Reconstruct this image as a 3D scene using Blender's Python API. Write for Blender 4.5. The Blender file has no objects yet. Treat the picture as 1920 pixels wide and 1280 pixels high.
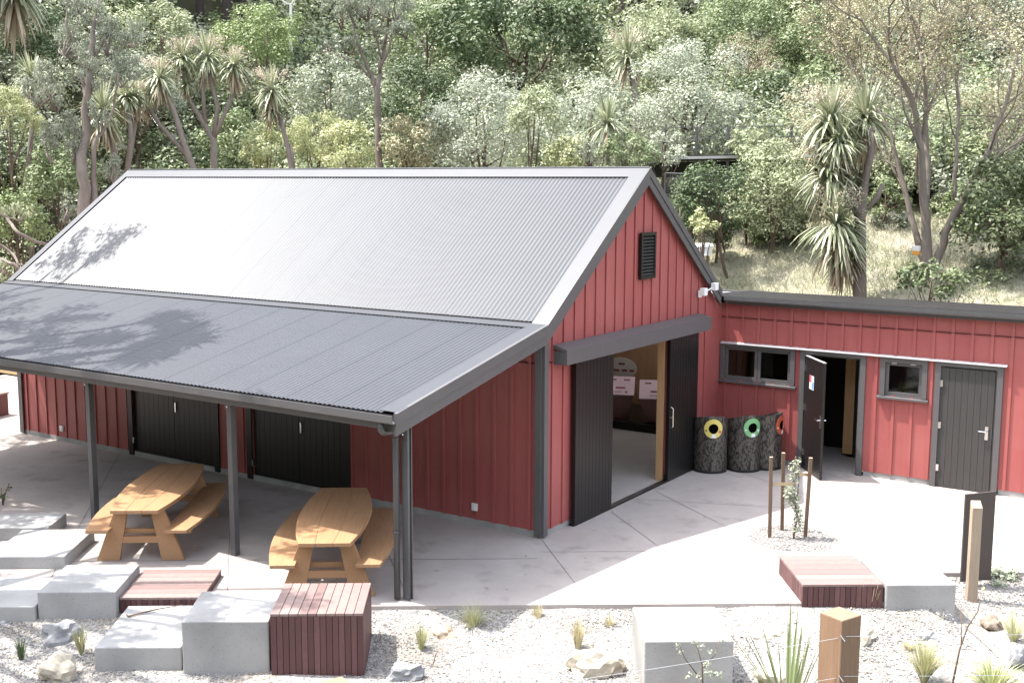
import bpy, bmesh, math, random
import numpy as np
from mathutils import Vector, Matrix, noise
C = bpy.context.scene.collection
RNG = np.random.default_rng(7)
R = math.radians

# ------------------------------------------------------------------ camera
CAM = np.array([8.454, -13.496, 5.009]); YAW, PITCH, ROLL, FPX = R(33.616), R(7.807), R(0.201), 2164.5
fw = np.array([-math.sin(YAW)*math.cos(PITCH), math.cos(YAW)*math.cos(PITCH), -math.sin(PITCH)])
rt = np.array([math.cos(YAW), math.sin(YAW), 0.0]); up = np.cross(rt, fw)
rt, up = math.cos(ROLL)*rt+math.sin(ROLL)*up, -math.sin(ROLL)*rt+math.cos(ROLL)*up
cd = bpy.data.cameras.new("camera"); co = bpy.data.objects.new("camera", cd); C.objects.link(co)
co.matrix_world = Matrix(((rt[0], up[0], -fw[0], CAM[0]), (rt[1], up[1], -fw[1], CAM[1]), (rt[2], up[2], -fw[2], CAM[2]), (0, 0, 0, 1)))
cd.sensor_width = 36; cd.lens = FPX*36/1920; cd.clip_start = .1; cd.clip_end = 500
bpy.context.scene.camera = co

def at(px, py, depth):
    return CAM+depth*(fw+rt*(px-960)/FPX-up*(py-640)/FPX)

# ------------------------------------------------------------------ light
SUN = np.array([-.40, -.17, .90]); SUN /= np.linalg.norm(SUN)
w = bpy.data.worlds.new("World"); bpy.context.scene.world = w; w.use_nodes = True
nt = w.node_tree; bg = nt.nodes['Background']; sky = nt.nodes.new('ShaderNodeTexSky')
sky.sky_type = 'NISHITA'; sky.sun_disc = False; sky.sun_elevation = math.asin(SUN[2]); sky.sun_rotation = math.atan2(SUN[0], SUN[1])
sky.air_density = 1.0; sky.dust_density = 2.0; sky.ozone_density = 1.0
hs_ = nt.nodes.new('ShaderNodeHueSaturation'); hs_.inputs['Saturation'].default_value = .42; nt.links.new(sky.outputs[0], hs_.inputs['Color']); nt.links.new(hs_.outputs[0], bg.inputs[0]); bg.inputs[1].default_value = .15
sl = bpy.data.lights.new("sun", 'SUN'); sl.energy = 2.2; sl.angle = R(.5); sl.color = (1, .96, .9)
so = bpy.data.objects.new("sun", sl); C.objects.link(so); so.rotation_euler = Vector(SUN).to_track_quat('Z', 'Y').to_euler()
vs = bpy.context.scene.view_settings; vs.view_transform = 'Standard'; vs.look = 'None'; vs.exposure = 2.4; vs.gamma = 1
sc = bpy.context.scene
sc.cycles.max_bounces = 8; sc.cycles.diffuse_bounces = 4; sc.cycles.glossy_bounces = 3; sc.cycles.transmission_bounces = 4; sc.cycles.transparent_max_bounces = 6

# ------------------------------------------------------------------ materials
def mat(name, col, rough=.6, spec=.5, metal=0., col2=None, nscale=6., amt=.5, tint=False, bump=0., bscale=40., stretch=(1, 1, 1), trans=0., detail=4, tintcol=None, coat=0.):
    m = bpy.data.materials.new(name); m.use_nodes = True; t = m.node_tree; N = t.nodes; Lk = t.links
    b = N['Principled BSDF']; b.inputs['Roughness'].default_value = rough; b.inputs['Specular IOR Level'].default_value = spec; b.inputs['Metallic'].default_value = metal
    b.inputs['Coat Weight'].default_value = coat; b.inputs['Coat Roughness'].default_value = .35
    tc = N.new('ShaderNodeTexCoord'); mp = N.new('ShaderNodeMapping'); mp.inputs['Scale'].default_value = stretch
    Lk.new(tc.outputs['Object'], mp.inputs[0])
    cur = None
    rgb = N.new('ShaderNodeRGB'); rgb.outputs[0].default_value = (*col, 1); cur = rgb.outputs[0]
    if col2 is not None:
        nz = N.new('ShaderNodeTexNoise'); nz.inputs['Scale'].default_value = nscale; nz.inputs['Detail'].default_value = detail; nz.inputs['Roughness'].default_value = .6
        Lk.new(mp.outputs[0], nz.inputs['Vector'])
        mr = N.new('ShaderNodeMapRange'); mr.inputs['From Min'].default_value = .5-.5*amt; mr.inputs['From Max'].default_value = .5+.5*amt
        Lk.new(nz.outputs[0], mr.inputs['Value'])
        mx = N.new('ShaderNodeMix'); mx.data_type = 'RGBA'; Lk.new(mr.outputs[0], mx.inputs[0]); Lk.new(cur, mx.inputs[6]); mx.inputs[7].default_value = (*col2, 1); cur = mx.outputs[2]
    if tint:
        at_ = N.new('ShaderNodeAttribute'); at_.attribute_name = 'tint'
        mx = N.new('ShaderNodeMix'); mx.data_type = 'RGBA'; Lk.new(at_.outputs['Fac'], mx.inputs[0]); Lk.new(cur, mx.inputs[6])
        mx.inputs[7].default_value = (*(tintcol or tuple(c*.5 for c in col)), 1); cur = mx.outputs[2]
    Lk.new(cur, b.inputs['Base Color'])
    if bump:
        nb = N.new('ShaderNodeTexNoise'); nb.inputs['Scale'].default_value = bscale; nb.inputs['Detail'].default_value = 4
        Lk.new(mp.outputs[0], nb.inputs['Vector']); bp = N.new('ShaderNodeBump'); bp.inputs['Strength'].default_value = bump; bp.inputs['Distance'].default_value = .02
        Lk.new(nb.outputs[0], bp.inputs['Height']); Lk.new(bp.outputs[0], b.inputs['Normal'])
    if trans:
        tr = N.new('ShaderNodeBsdfTranslucent'); Lk.new(cur, tr.inputs[0]); ms = N.new('ShaderNodeMixShader'); ms.inputs[0].default_value = trans
        Lk.new(b.outputs[0], ms.inputs[1]); Lk.new(tr.outputs[0], ms.inputs[2]); Lk.new(ms.outputs[0], N['Material Output'].inputs[0])
    return m
M = {}
M['red'] = mat('red_paint', (.335, .088, .083), .5, .4, col2=(.275, .068, .064), nscale=5, amt=.55, bump=.12, bscale=60, stretch=(1.6, 1.6, .12), detail=8)
M['trim'] = mat('grey_trim_paint', (.10, .094, .096), .45, .4, col2=(.087, .082, .084), nscale=5)
M['roof'] = mat('grey_steel_roofing', (.052, .055, .062), .48, .45, .20, col2=(.044, .047, .054), nscale=1.5, amt=.5, tint=True, tintcol=(.043, .045, .05))
M['flash'] = mat('grey_steel_flashing', (.06, .062, .068), .5, .4, .27, col2=(.053, .055, .061), nscale=2)
M['capmetal'] = mat('pale_flashing', (.55, .55, .56), .35, .6, .2)
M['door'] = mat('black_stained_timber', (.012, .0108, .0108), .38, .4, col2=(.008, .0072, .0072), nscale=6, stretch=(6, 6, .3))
M['steel'] = mat('grey_painted_steel', (.078, .078, .08), .4, .5, col2=(.065, .065, .067), nscale=8)
M['chrome'] = mat('satin_steel', (.6, .6, .6), .25, .5, 1.)
M['white'] = mat('white_plastic', (.75, .75, .75), .4)
M['glass'] = mat('dark_window_glass', (.008, .008, .009), .08, .25)
gm = bpy.data.materials.new('window_glass'); gm.use_nodes = True; _n = gm.node_tree.nodes; _t = _n.new('ShaderNodeBsdfTransparent'); _t.inputs[0].default_value = (.8, .82, .82, 1); _g = _n.new('ShaderNodeBsdfGlossy'); _g.inputs['Roughness'].default_value = .03; _f = _n.new('ShaderNodeFresnel'); _f.inputs[0].default_value = 1.4; _m = _n.new('ShaderNodeMixShader')
gm.node_tree.links.new(_f.outputs[0], _m.inputs[0]); gm.node_tree.links.new(_t.outputs[0], _m.inputs[1]); gm.node_tree.links.new(_g.outputs[0], _m.inputs[2]); gm.node_tree.links.new(_m.outputs[0], _n['Material Output'].inputs[0]); M['glass'] = gm
M['ply'] = mat('plywood_lining', (.40, .235, .135), .6, .3, col2=(.27, .145, .08), nscale=4, amt=.7, stretch=(1.5, 1.5, .25))
M['pine'] = mat('raw_pine', (.52, .33, .17), .6, .3, col2=(.42, .25, .12), nscale=6, stretch=(4, 4, .4))
M['slab'] = mat('interior_concrete', (.38, .35, .33), .5, .4, col2=(.32, .295, .275), nscale=2)
M['table'] = mat('oiled_macrocarpa', (.42, .25, .138), .5, .35, col2=(.23, .125, .062), nscale=6, amt=.8, stretch=(7, .45, 7), tint=True, tintcol=(.32, .18, .093), detail=8, bump=.06)
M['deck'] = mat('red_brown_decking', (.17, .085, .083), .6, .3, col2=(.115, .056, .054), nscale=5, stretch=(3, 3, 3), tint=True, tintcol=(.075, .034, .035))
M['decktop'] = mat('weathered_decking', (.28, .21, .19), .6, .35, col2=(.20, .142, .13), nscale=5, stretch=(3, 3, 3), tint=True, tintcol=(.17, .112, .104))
M['conc'] = mat('cast_concrete', (.38, .373, .365), .75, .2, col2=(.29, .285, .278), nscale=3.5, amt=.7, bump=.12, bscale=45)
M['bin'] = mat('dark_bin_wrap', (.105, .09, .078), .45, .5, col2=(.012, .011, .010), nscale=30, amt=.14, detail=5, stretch=(1, 1, .55))
M['binbase'] = mat('black_rubber_base', (.012, .012, .012), .5)
M['hole'] = mat('dark_cavity', (.003, .003, .003), .9, .0)
M['yel'] = mat('yellow_plate', (.62, .53, .14), .45)
M['grn'] = mat('green_plate', (.18, .42, .18), .45)
M['redp'] = mat('red_plate', (.5, .10, .055), .45)
M['stk_w'] = mat('sticker_white', (.7, .72, .75), .4); M['stk_r'] = mat('sticker_red', (.6, .1, .12), .4); M['stk_b'] = mat('sticker_blue', (.15, .3, .5), .4)
M['pink'] = mat('pale_pink_panel', (.52, .37, .41), .5, .3); M['pinkside'] = mat('pink_side_panel', (.42, .26, .28), .55, .3)
M['cream'] = mat('cream_board', (.45, .41, .36), .5); M['ink'] = mat('dark_red_ink', (.16, .03, .035), .6)
M['post'] = mat('treated_pine_post', (.30, .185, .12), .65, .3, col2=(.19, .115, .072), nscale=9, amt=.7, stretch=(7, 7, .5), bump=.1)
M['stake'] = mat('brown_timber_stake', (.17, .115, .08), .7, .3, col2=(.12, .08, .055), nscale=10, stretch=(5, 5, .4))
M['greypost'] = mat('weathered_timber', (.36, .285, .215), .7, .2, col2=(.27, .21, .155), nscale=8, stretch=(6, 6, .4))
M['wire'] = mat('galvanised_wire', (.5, .5, .5), .35, .5, .8)
M['panelback'] = mat('dark_brown_panel', (.05, .038, .034), .5)
M['tan'] = mat('tan_timber_wall', (.5, .36, .19), .7, col2=(.42, .29, .15), nscale=3, stretch=(1, 1, 6))
M['strap'] = mat('hessian_tie', (.42, .32, .2), .8)
def bark(n, a, b, s=7): return mat(n, a, .85, .15, col2=b, nscale=s, amt=.6, stretch=(1.5, 1.5, .35), bump=.4, bscale=14)
M['bark_grey'] = bark('grey_bark', (.20, .165, .14), (.12, .095, .08))
M['bark_pale'] = bark('pale_bark', (.25, .215, .185), (.155, .13, .11))
M['bark_dark'] = bark('dark_bark', (.07, .055, .052), (.035, .028, .027))
M['bark_brown'] = bark('brown_bark', (.16, .12, .09), (.09, .065, .05))
LEAF = {'dark': ((.036, .062, .020), (.082, .115, .042)), 'green': ((.09, .13, .045), (.165, .195, .085)), 'bright': ((.115, .165, .045), (.20, .24, .09)),
        'olive': ((.165, .19, .12), (.26, .28, .19)), 'silver': ((.20, .225, .155), (.31, .33, .245)), 'lime': ((.21, .235, .085), (.34, .35, .165)),
        'brownish': ((.19, .175, .085), (.28, .25, .135)), 'gum': ((.125, .145, .095), (.22, .235, .165)), 'pale': ((.17, .20, .095), (.28, .30, .17)),
        'orange': ((.31, .245, .13), (.27, .26, .16)), 'glossy': ((.06, .088, .032), (.13, .155, .065)), 'cab': ((.13, .165, .075), (.36, .36, .24)), 'straw': ((.42, .35, .21), (.30, .28, .13)),
        'grass': ((.20, .23, .09), (.38, .34, .18)), 'flax': ((.15, .19, .075), (.26, .28, .14)), 'bank': ((.29, .275, .21), (.17, .20, .10)), 'dead': ((.22, .165, .10), (.32, .26, .17)), 'flower': ((.38, .33, .24), (.36, .27, .21))}
for k, (a, b) in LEAF.items():
    gy = lambda c: tuple(min(.6, 1.42*(.84*q+.16*sum(c)/3)) for q in c); a, b = gy(a), gy(b)
    M['lf_'+k] = mat(k+'_leaf', a, .42 if k in ('glossy', 'silver', 'olive', 'cab') else .55, .4, tint=True, tintcol=b, trans=.2)

def ground_mat():
    m = mat('pale_gravel', (.36, .35, .335), .85, .1)
    t = m.node_tree; N = t.nodes; L = t.links; b = N['Principled BSDF']
    tc = N.new('ShaderNodeTexCoord'); v = N.new('ShaderNodeTexVoronoi'); v.inputs['Scale'].default_value = 38; L.new(tc.outputs['Object'], v.inputs['Vector'])
    hs = N.new('ShaderNodeSeparateColor'); L.new(v.outputs['Color'], hs.inputs[0])
    cr = N.new('ShaderNodeValToRGB'); L.new(hs.outputs[0], cr.inputs[0])
    e = cr.color_ramp.elements; e[0].position = 0; e[0].color = (.16, .15, .145, 1); e[1].position = 1; e[1].color = (.40, .39, .37, 1)
    x = e.new(.45); x.color = (.28, .27, .26, 1); x = e.new(.7); x.color = (.33, .295, .25, 1)
    nz = N.new('ShaderNodeTexNoise'); nz.inputs['Scale'].default_value = 1.1; nz.inputs['Detail'].default_value = 5; L.new(tc.outputs['Object'], nz.inputs['Vector'])
    mr = N.new('ShaderNodeMapRange'); mr.inputs['From Min'].default_value = .5; mr.inputs['From Max'].default_value = .72; mr.inputs['To Max'].default_value = .55; L.new(nz.outputs[0], mr.inputs['Value'])
    mx = N.new('ShaderNodeMix'); mx.data_type = 'RGBA'; L.new(mr.outputs[0], mx.inputs[0]); L.new(cr.outputs[0], mx.inputs[6]); mx.inputs[7].default_value = (.17, .135, .10, 1)
    L.new(mx.outputs[2], b.inputs['Base Color'])
    bp = N.new('ShaderNodeBump'); bp.invert = True; bp.inputs['Strength'].default_value = .9; bp.inputs['Distance'].default_value = .02; L.new(v.outputs['Distance'], bp.inputs['Height']); L.new(bp.outputs[0], b.inputs['Normal'])
    return m
def pave_mat():
    m = mat('pinkish_concrete', (.42, .375, .35), .8, .2)
    t = m.node_tree; N = t.nodes; L = t.links; b = N['Principled BSDF']; tc = N.new('ShaderNodeTexCoord')
    n1 = N.new('ShaderNodeTexNoise'); n1.inputs['Scale'].default_value = .9; n1.inputs['Detail'].default_value = 6; n1.inputs['Roughness'].default_value = .65; L.new(tc.outputs['Object'], n1.inputs['Vector'])
    cr = N.new('ShaderNodeValToRGB'); L.new(n1.outputs[0], cr.inputs[0]); e = cr.color_ramp.elements
    e[0].position = .3; e[0].color = (.30, .268, .25, 1); e[1].position = .7; e[1].color = (.385, .345, .32, 1)
    n2 = N.new('ShaderNodeTexNoise'); n2.inputs['Scale'].default_value = 2.3; n2.inputs['Detail'].default_value = 3; L.new(tc.outputs['Object'], n2.inputs['Vector'])
    mr = N.new('ShaderNodeMapRange'); mr.inputs['From Min'].default_value = .56; mr.inputs['From Max'].default_value = .70; mr.inputs['To Max'].default_value = .55; L.new(n2.outputs[0], mr.inputs['Value'])
    mx = N.new('ShaderNodeMix'); mx.data_type = 'RGBA'; L.new(mr.outputs[0], mx.inputs[0]); L.new(cr.outputs[0], mx.inputs[6]); mx.inputs[7].default_value = (.225, .198, .182, 1)
    L.new(mx.outputs[2], b.inputs['Base Color'])
    n3 = N.new('ShaderNodeTexNoise'); n3.inputs['Scale'].default_value = 120; L.new(tc.outputs['Object'], n3.inputs['Vector'])
    bp = N.new('ShaderNodeBump'); bp.inputs['Strength'].default_value = .15; bp.inputs['Distance'].default_value = .005; L.new(n3.outputs[0], bp.inputs['Height']); L.new(bp.outputs[0], b.inputs['Normal'])
    return m
def fade(m, col):
    t = m.node_tree; N = t.nodes; Lk = t.links; b = N['Principled BSDF']; src = b.inputs['Base Color'].links[0].from_socket; tc = N.new('ShaderNodeTexCoord'); n = N.new('ShaderNodeTexNoise'); n.inputs['Scale'].default_value = .9; n.inputs['Detail'].default_value = 7; n.inputs['Roughness'].default_value = .62; Lk.new(tc.outputs['Object'], n.inputs['Vector'])
    mr = N.new('ShaderNodeMapRange'); mr.inputs['From Min'].default_value = .42; mr.inputs['From Max'].default_value = .7; mr.inputs['To Max'].default_value = .55; Lk.new(n.outputs[0], mr.inputs['Value']); mx = N.new('ShaderNodeMix'); mx.data_type = 'RGBA'; Lk.new(mr.outputs[0], mx.inputs[0]); Lk.new(src, mx.inputs[6]); mx.inputs[7].default_value = (*col, 1); Lk.new(mx.outputs[2], b.inputs['Base Color'])
fade(M['red'], (.35, .115, .105))
def pit(m, sc=26., thr=.10, dark=.45):
    t = m.node_tree; N = t.nodes; Lk = t.links; b = N['Principled BSDF']; src = b.inputs['Base Color'].links[0].from_socket; tc = N.new('ShaderNodeTexCoord'); v = N.new('ShaderNodeTexVoronoi'); v.inputs['Scale'].default_value = sc; Lk.new(tc.outputs['Object'], v.inputs['Vector'])
    mr = N.new('ShaderNodeMapRange'); mr.inputs['From Min'].default_value = thr; mr.inputs['From Max'].default_value = thr+.06; mr.inputs['To Min'].default_value = 1-dark; mr.inputs['To Max'].default_value = 1; Lk.new(v.outputs['Distance'], mr.inputs['Value'])
    n = N.new('ShaderNodeTexNoise'); n.inputs['Scale'].default_value = 1.7; n.inputs['Detail'].default_value = 6; Lk.new(tc.outputs['Object'], n.inputs['Vector']); m2 = N.new('ShaderNodeMapRange'); m2.inputs['From Min'].default_value = .36; m2.inputs['From Max'].default_value = .56; m2.inputs['To Min'].default_value = .74; m2.inputs['To Max'].default_value = 1.0; Lk.new(n.outputs[0], m2.inputs['Value'])
    mu = N.new('ShaderNodeMath'); mu.operation = 'MULTIPLY'; Lk.new(mr.outputs[0], mu.inputs[0]); Lk.new(m2.outputs[0], mu.inputs[1]); mx = N.new('ShaderNodeMix'); mx.data_type = 'RGBA'; mx.blend_type = 'MULTIPLY'; mx.inputs[0].default_value = 1; Lk.new(src, mx.inputs[6]); Lk.new(mu.outputs[0], mx.inputs[7]); Lk.new(mx.outputs[2], b.inputs['Base Color'])
pit(M['conc'])
M['gravel'] = ground_mat(); M['pave'] = pave_mat()
M['joint'] = mat('saw_cut', (.15, .13, .12), .9, .1)
M['hill'] = mat('leaf_litter_bank', (.035, .038, .02), .9, .1, col2=(.06, .055, .032), nscale=1.3, amt=.5)
M['hillgreen'] = mat('scrub_covered_slope', (.04, .05, .022), .9, .1, col2=(.024, .03, .015), nscale=.8, amt=.5, bump=1., bscale=3)  # tree shade put into this dark tone, cuts light bounced at the barn
M['bank'] = mat('dry_grass_bank', (.33, .29, .23), .9, .1, col2=(.19, .195, .115), nscale=1.1, amt=.4, bump=.6, bscale=9)
M['pebble'] = mat('pebbles', (.32, .31, .295), .7, .2, tint=True, tintcol=(.14, .13, .125))
def rockm(n, a, b): return mat(n, a, .85, .15, col2=b, nscale=6, amt=.6, bump=.5, bscale=18)
M['rk_tan'] = rockm('tan_stone', (.40, .32, .24), (.30, .24, .18)); M['rk_cream'] = rockm('cream_stone', (.46, .42, .35), (.32, .275, .21)); M['rk_grey'] = rockm('blue_grey_stone', (.26, .262, .27), (.17, .17, .175)); M['rk_brown'] = rockm('brown_stone', (.24, .19, .15), (.15, .12, .1))

# ------------------------------------------------------------------ mesh building
class MB:
    def __init__(s): s.v = []; s.f = []; s.t = []; s.n = 0; s.mi = []; s.cur = 0
    def add(s, verts, faces, tint=0.):
        verts = np.asarray(verts, float); s.v.append(verts); b = s.n; s.n += len(verts)
        for i, f in enumerate(faces):
            s.f.append([int(k)+b for k in f]); s.t.append(tint if np.isscalar(tint) else tint[i]); s.mi.append(s.cur)
        return s
    def box(s, a, b, tint=0.):
        x0, y0, z0 = np.minimum(a, b); x1, y1, z1 = np.maximum(a, b)
        return s.add([(x0, y0, z0), (x1, y0, z0), (x1, y1, z0), (x0, y1, z0), (x0, y0, z1), (x1, y0, z1), (x1, y1, z1), (x0, y1, z1)],
                     [(0, 3, 2, 1), (4, 5, 6, 7), (0, 1, 5, 4), (1, 2, 6, 5), (2, 3, 7, 6), (3, 0, 4, 7)], tint)
    def fbox(s, F, s0, s1, d0, d1, z0, z1, tint=0.):      # box in a wall's frame: along, out, up
        O, U, Nn = [np.asarray(q, float) for q in F]
        p = [O+U*a+Nn*d+np.array([0, 0, z]) for z in (z0, z1) for d in (d0, d1) for a in (s0, s1)]
        return s.add(p, [(0, 2, 3, 1), (4, 5, 7, 6), (0, 1, 5, 4), (1, 3, 7, 5), (3, 2, 6, 7), (2, 0, 4, 6)], tint)
    def prism(s, poly, off, tint=0.):                      # 3-D polygon pushed along off
        p = np.asarray(poly, float); n = len(p); q = p+np.asarray(off, float)
        return s.add(np.vstack([p, q]), [tuple(range(n))[::-1], tuple(range(n, 2*n))]+[(i, (i+1) % n, n+(i+1) % n, n+i) for i in range(n)], tint)
    def tube(s, pts, rad, n=8, tint=0., cap=True):
        pts = np.asarray(pts, float); k = len(pts); rad = np.broadcast_to(np.asarray(rad, float), (k,)); vs = []
        prev = None
        for i in range(k):
            d = pts[min(i+1, k-1)]-pts[max(i-1, 0)]; d = d/(np.linalg.norm(d)+1e-9)
            if prev is None:
                a = np.cross(d, (0, 0, 1.)) if abs(d[2]) < .9 else np.cross(d, (1., 0, 0))
            else: a = prev-d*np.dot(prev, d)
            a = a/(np.linalg.norm(a)+1e-9); prev = a; b = np.cross(d, a)
            for j in range(n):
                t = 2*math.pi*j/n; vs.append(pts[i]+rad[i]*(math.cos(t)*a+math.sin(t)*b))
        fs = [(i*n+j, i*n+(j+1) % n, (i+1)*n+(j+1) % n, (i+1)*n+j) for i in range(k-1) for j in range(n)]
        if cap: fs += [tuple(range(n))[::-1], tuple(range((k-1)*n, k*n))]
        return s.add(vs, fs, tint)
    def quads(s, V, T):                                    # V: (n*4,3) arrays of loose quads, T: (n,)
        n = len(T); return s.add(V, np.arange(n*4).reshape(n, 4), list(T))
    def build(s, name, m, parent=None, off=None, smooth=False, bevel=0.):
        V = np.vstack(s.v) if s.v else np.zeros((0, 3))
        if off is not None: V = V-np.asarray(off, float)
        me = bpy.data.meshes.new(name)
        lens = np.array([len(f) for f in s.f], np.int32); flat = np.fromiter((i for f in s.f for i in f), np.int32)
        me.vertices.add(len(V)); me.vertices.foreach_set('co', V.astype(np.float32).ravel())
        me.loops.add(len(flat)); me.loops.foreach_set('vertex_index', flat)
        me.polygons.add(len(lens)); st = np.zeros(len(lens), np.int32); st[1:] = np.cumsum(lens)[:-1]
        me.polygons.foreach_set('loop_start', st); me.polygons.foreach_set('loop_total', lens)
        ms = m if isinstance(m, (list, tuple)) else [m]
        for q in ms: me.materials.append(q)
        if len(ms) > 1: me.polygons.foreach_set('material_index', np.array(s.mi, np.int32))
        me.update(calc_edges=True); me.validate()
        a = me.attributes.new('tint', 'FLOAT', 'FACE')
        if len(a.data) == len(s.t): a.data.foreach_set('value', np.array(s.t, np.float32))
        me.polygons.foreach_set('use_smooth', np.full(len(me.polygons), bool(smooth)))
        o = bpy.data.objects.new(name, me); C.objects.link(o)
        if bevel:
            bm = o.modifiers.new('bevel', 'BEVEL'); bm.width = bevel; bm.segments = 2; bm.limit_method = 'ANGLE'
        if parent is not None: o.parent = parent
        return o
def tag(o, label=None, cat=None, group=None, kind=None):
    if label: o['label'] = label
    if cat: o['category'] = cat
    if group: o['group'] = group
    if kind: o['kind'] = kind
    return o
def thing(name, label, cat, loc=(0, 0, 0), rz=0., group=None):
    o = bpy.data.objects.new(name, None); C.objects.link(o); o.location = [float(q) for q in loc]; o.rotation_euler = (0, 0, rz); o.empty_display_size = .2
    return tag(o, label, cat, group)
def copy_tree(o, parent=None):
    c = o.copy(); C.objects.link(c); c.parent = parent
    for ch in list(o.children): copy_tree(ch, c)
    return c

# ------------------------------------------------------------------ terrain
GA = R(35.3); GU = np.array([math.cos(GA), math.sin(GA)]); GV = np.array([-math.sin(GA), math.cos(GA)])
FH = np.array([-math.sin(YAW), math.cos(YAW)])
def uv2xy(u, v): return GU*u+GV*v
def hz(x, y):
    x = np.asarray(x, float); y = np.asarray(y, float)
    h = np.interp(y, [9.2, 9.8, 12, 17, 21, 30, 45, 70], [-.12, .8, 2.65, 4.25, 5.0, 8.5, 16, 27])
    lx = np.interp(-x, [20.5, 24, 40, 70], [-.12, 2.5, 19, 37]); h = np.maximum(h, lx)  # left slope steepened to block low sky light
    u = x*GU[0]+y*GU[1]; v = x*GV[0]+y*GV[1]
    ve = np.where(u > 4.75, v-1.05, np.where(u < -4.0, v-.42, v)); dip = np.interp(ve, [-3.6, -2.63], [-.24, -.045]); h = np.where((y < 9.2) & (x > -20.5), dip, h)
    a = (x-CAM[0])*FH[0]+(y-CAM[1])*FH[1]
    bank = np.interp(a, [0, 3.2, 5, 7.5, 9.6, 10.6], [3.4, 3.3, 2.1, 1.0, .12, -.24]); h = np.where(a < 10.6, np.maximum(bank, dip), h)
    return h
def grid(name, x0, x1, y0, y1, st, m, bump=.1, fn=hz, kind='structure', lift=0., keep=None):
    xs = np.arange(x0, x1+st*.5, st); ys = np.arange(y0, y1+st*.5, st); X, Y = np.meshgrid(xs, ys); Z = fn(X, Y)+lift
    if bump:
        nb = np.array([noise.noise((a*.9, b*.9, 0)) for a, b in zip(X.ravel(), Y.ravel())]).reshape(X.shape)
        nb += .5*np.array([noise.noise((a*2.7, b*2.7, 5)) for a, b in zip(X.ravel(), Y.ravel())]).reshape(X.shape); Z = Z+bump*nb
    nx = len(xs); idx = np.arange(X.size).reshape(X.shape)
    F = np.stack([idx[:-1, :-1], idx[:-1, 1:], idx[1:, 1:], idx[1:, :-1]], -1).reshape(-1, 4)
    if keep is not None:
        cx = X.ravel()[F].mean(1); cy = Y.ravel()[F].mean(1); F = F[keep(cx, cy)]
    b = MB(); b.add(np.stack([X.ravel(), Y.ravel(), Z.ravel()], 1), F); o = b.build(name, m, smooth=True); o['kind'] = kind; return o
fwd = lambda x, y: (x-CAM[0])*FH[0]+(y-CAM[1])*FH[1]
grid('ground', -20.5, 20, -20, 9.2, .25, M['gravel'], .025, keep=lambda x, y: fwd(x, y) > 9.6)
grid('near_bank', -20.5, 20, -20, 9.2, .25, M['hillgreen'], .06, keep=lambda x, y: fwd(x, y) <= 9.6)
grid('hillside', -90, 60, 17.0, 100, 1.0, M['hill'], .35)
grid('grass_bank', -20.5, 30, 9.2, 17.0, .25, M['bank'], .06)
grid('left_hillside', -90, -20.5, -40, 17.0, 1.0, M['hill'], .2)

def vz(x, y): return 2.6+np.maximum(np.maximum(-20-np.asarray(y, float), 0)*.62, np.maximum(np.asarray(x, float)-20, 0)*.1)-np.where((np.asarray(y) > -20.1) & (np.asarray(x) < 20.1), 3.0, 0)
grid('added_valley_side', -60, 90, -90, -20, 2.0, M['hillgreen'], .8, fn=vz)  # unseen slope added behind the camera to block low sky light
grid('added_valley_flank', 20, 90, -20, 17, 2.0, M['hillgreen'], .8, fn=vz)  # unseen flank added, pitched for the sky light it lets through
# pavement: polygon in the site grid, with saw cuts
def poly_uv(l): return [uv2xy(*q) for q in l]
pv = poly_uv([(4.75, -2.62), (4.75, -1.57), (20, -1.57)])
left = [uv2xy(-4.0, -2.62), uv2xy(-4.0, -2.2), uv2xy(-7.65, -2.2), uv2xy(-7.65, -1.0), uv2xy(-8.1, .45), uv2xy(-11, .45), uv2xy(-11, -6)]
outline = [tuple(p) for p in ([uv2xy(4.75, -2.62), uv2xy(4.75, -1.57), uv2xy(14, -1.57)])]+[(12, 9.15), (-19, 9.15), (-19.3, -8)]+[tuple(p) for p in left[::-1]]
b = MB(); b.prism([(x, y, -.2) for x, y in outline], (0, 0, .2)); b.build('pavement', M['pave'])['kind'] = 'structure'
b = MB()
def cut(p, q, wd=.009):
    p = np.array(p); q = np.array(q); d = (q-p)/np.linalg.norm(q-p); n = np.array([-d[1], d[0]])*wd/2
    b.add([(*(p-n), .004), (*(q-n), .004), (*(q+n), .004), (*(p+n), .004)], [(0, 1, 2, 3)])
cut((.02, -.02), (1.9, -2.55)) if False else None
for a0, b0 in (((.03, -.05), uv2xy(.45, -2.6)), ((.16, 1.75), uv2xy(2.2, -2.6)), ((.2, 3.2), uv2xy(3.9, -2.6)), ((.25, 5.5), uv2xy(6.3, -1.5)), ((2.0, 6.0), uv2xy(8.0, -1.5)), ((-3.2, -.1), uv2xy(-1.7, -2.6)), ((-6.2, -.1), uv2xy(-3.9, -2.6)), ((-9.2, -.1), uv2xy(-6.2, -2.4))): cut(a0, b0)
cut(uv2xy(-.05, -.62), uv2xy(14, -.62)); cut((.06, 2.55), uv2xy(6, 1.0)); cut(uv2xy(-8, -.9), uv2xy(-.1, -.9))
b.build('pavement_joints', M['joint'])['kind'] = 'structure'

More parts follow.
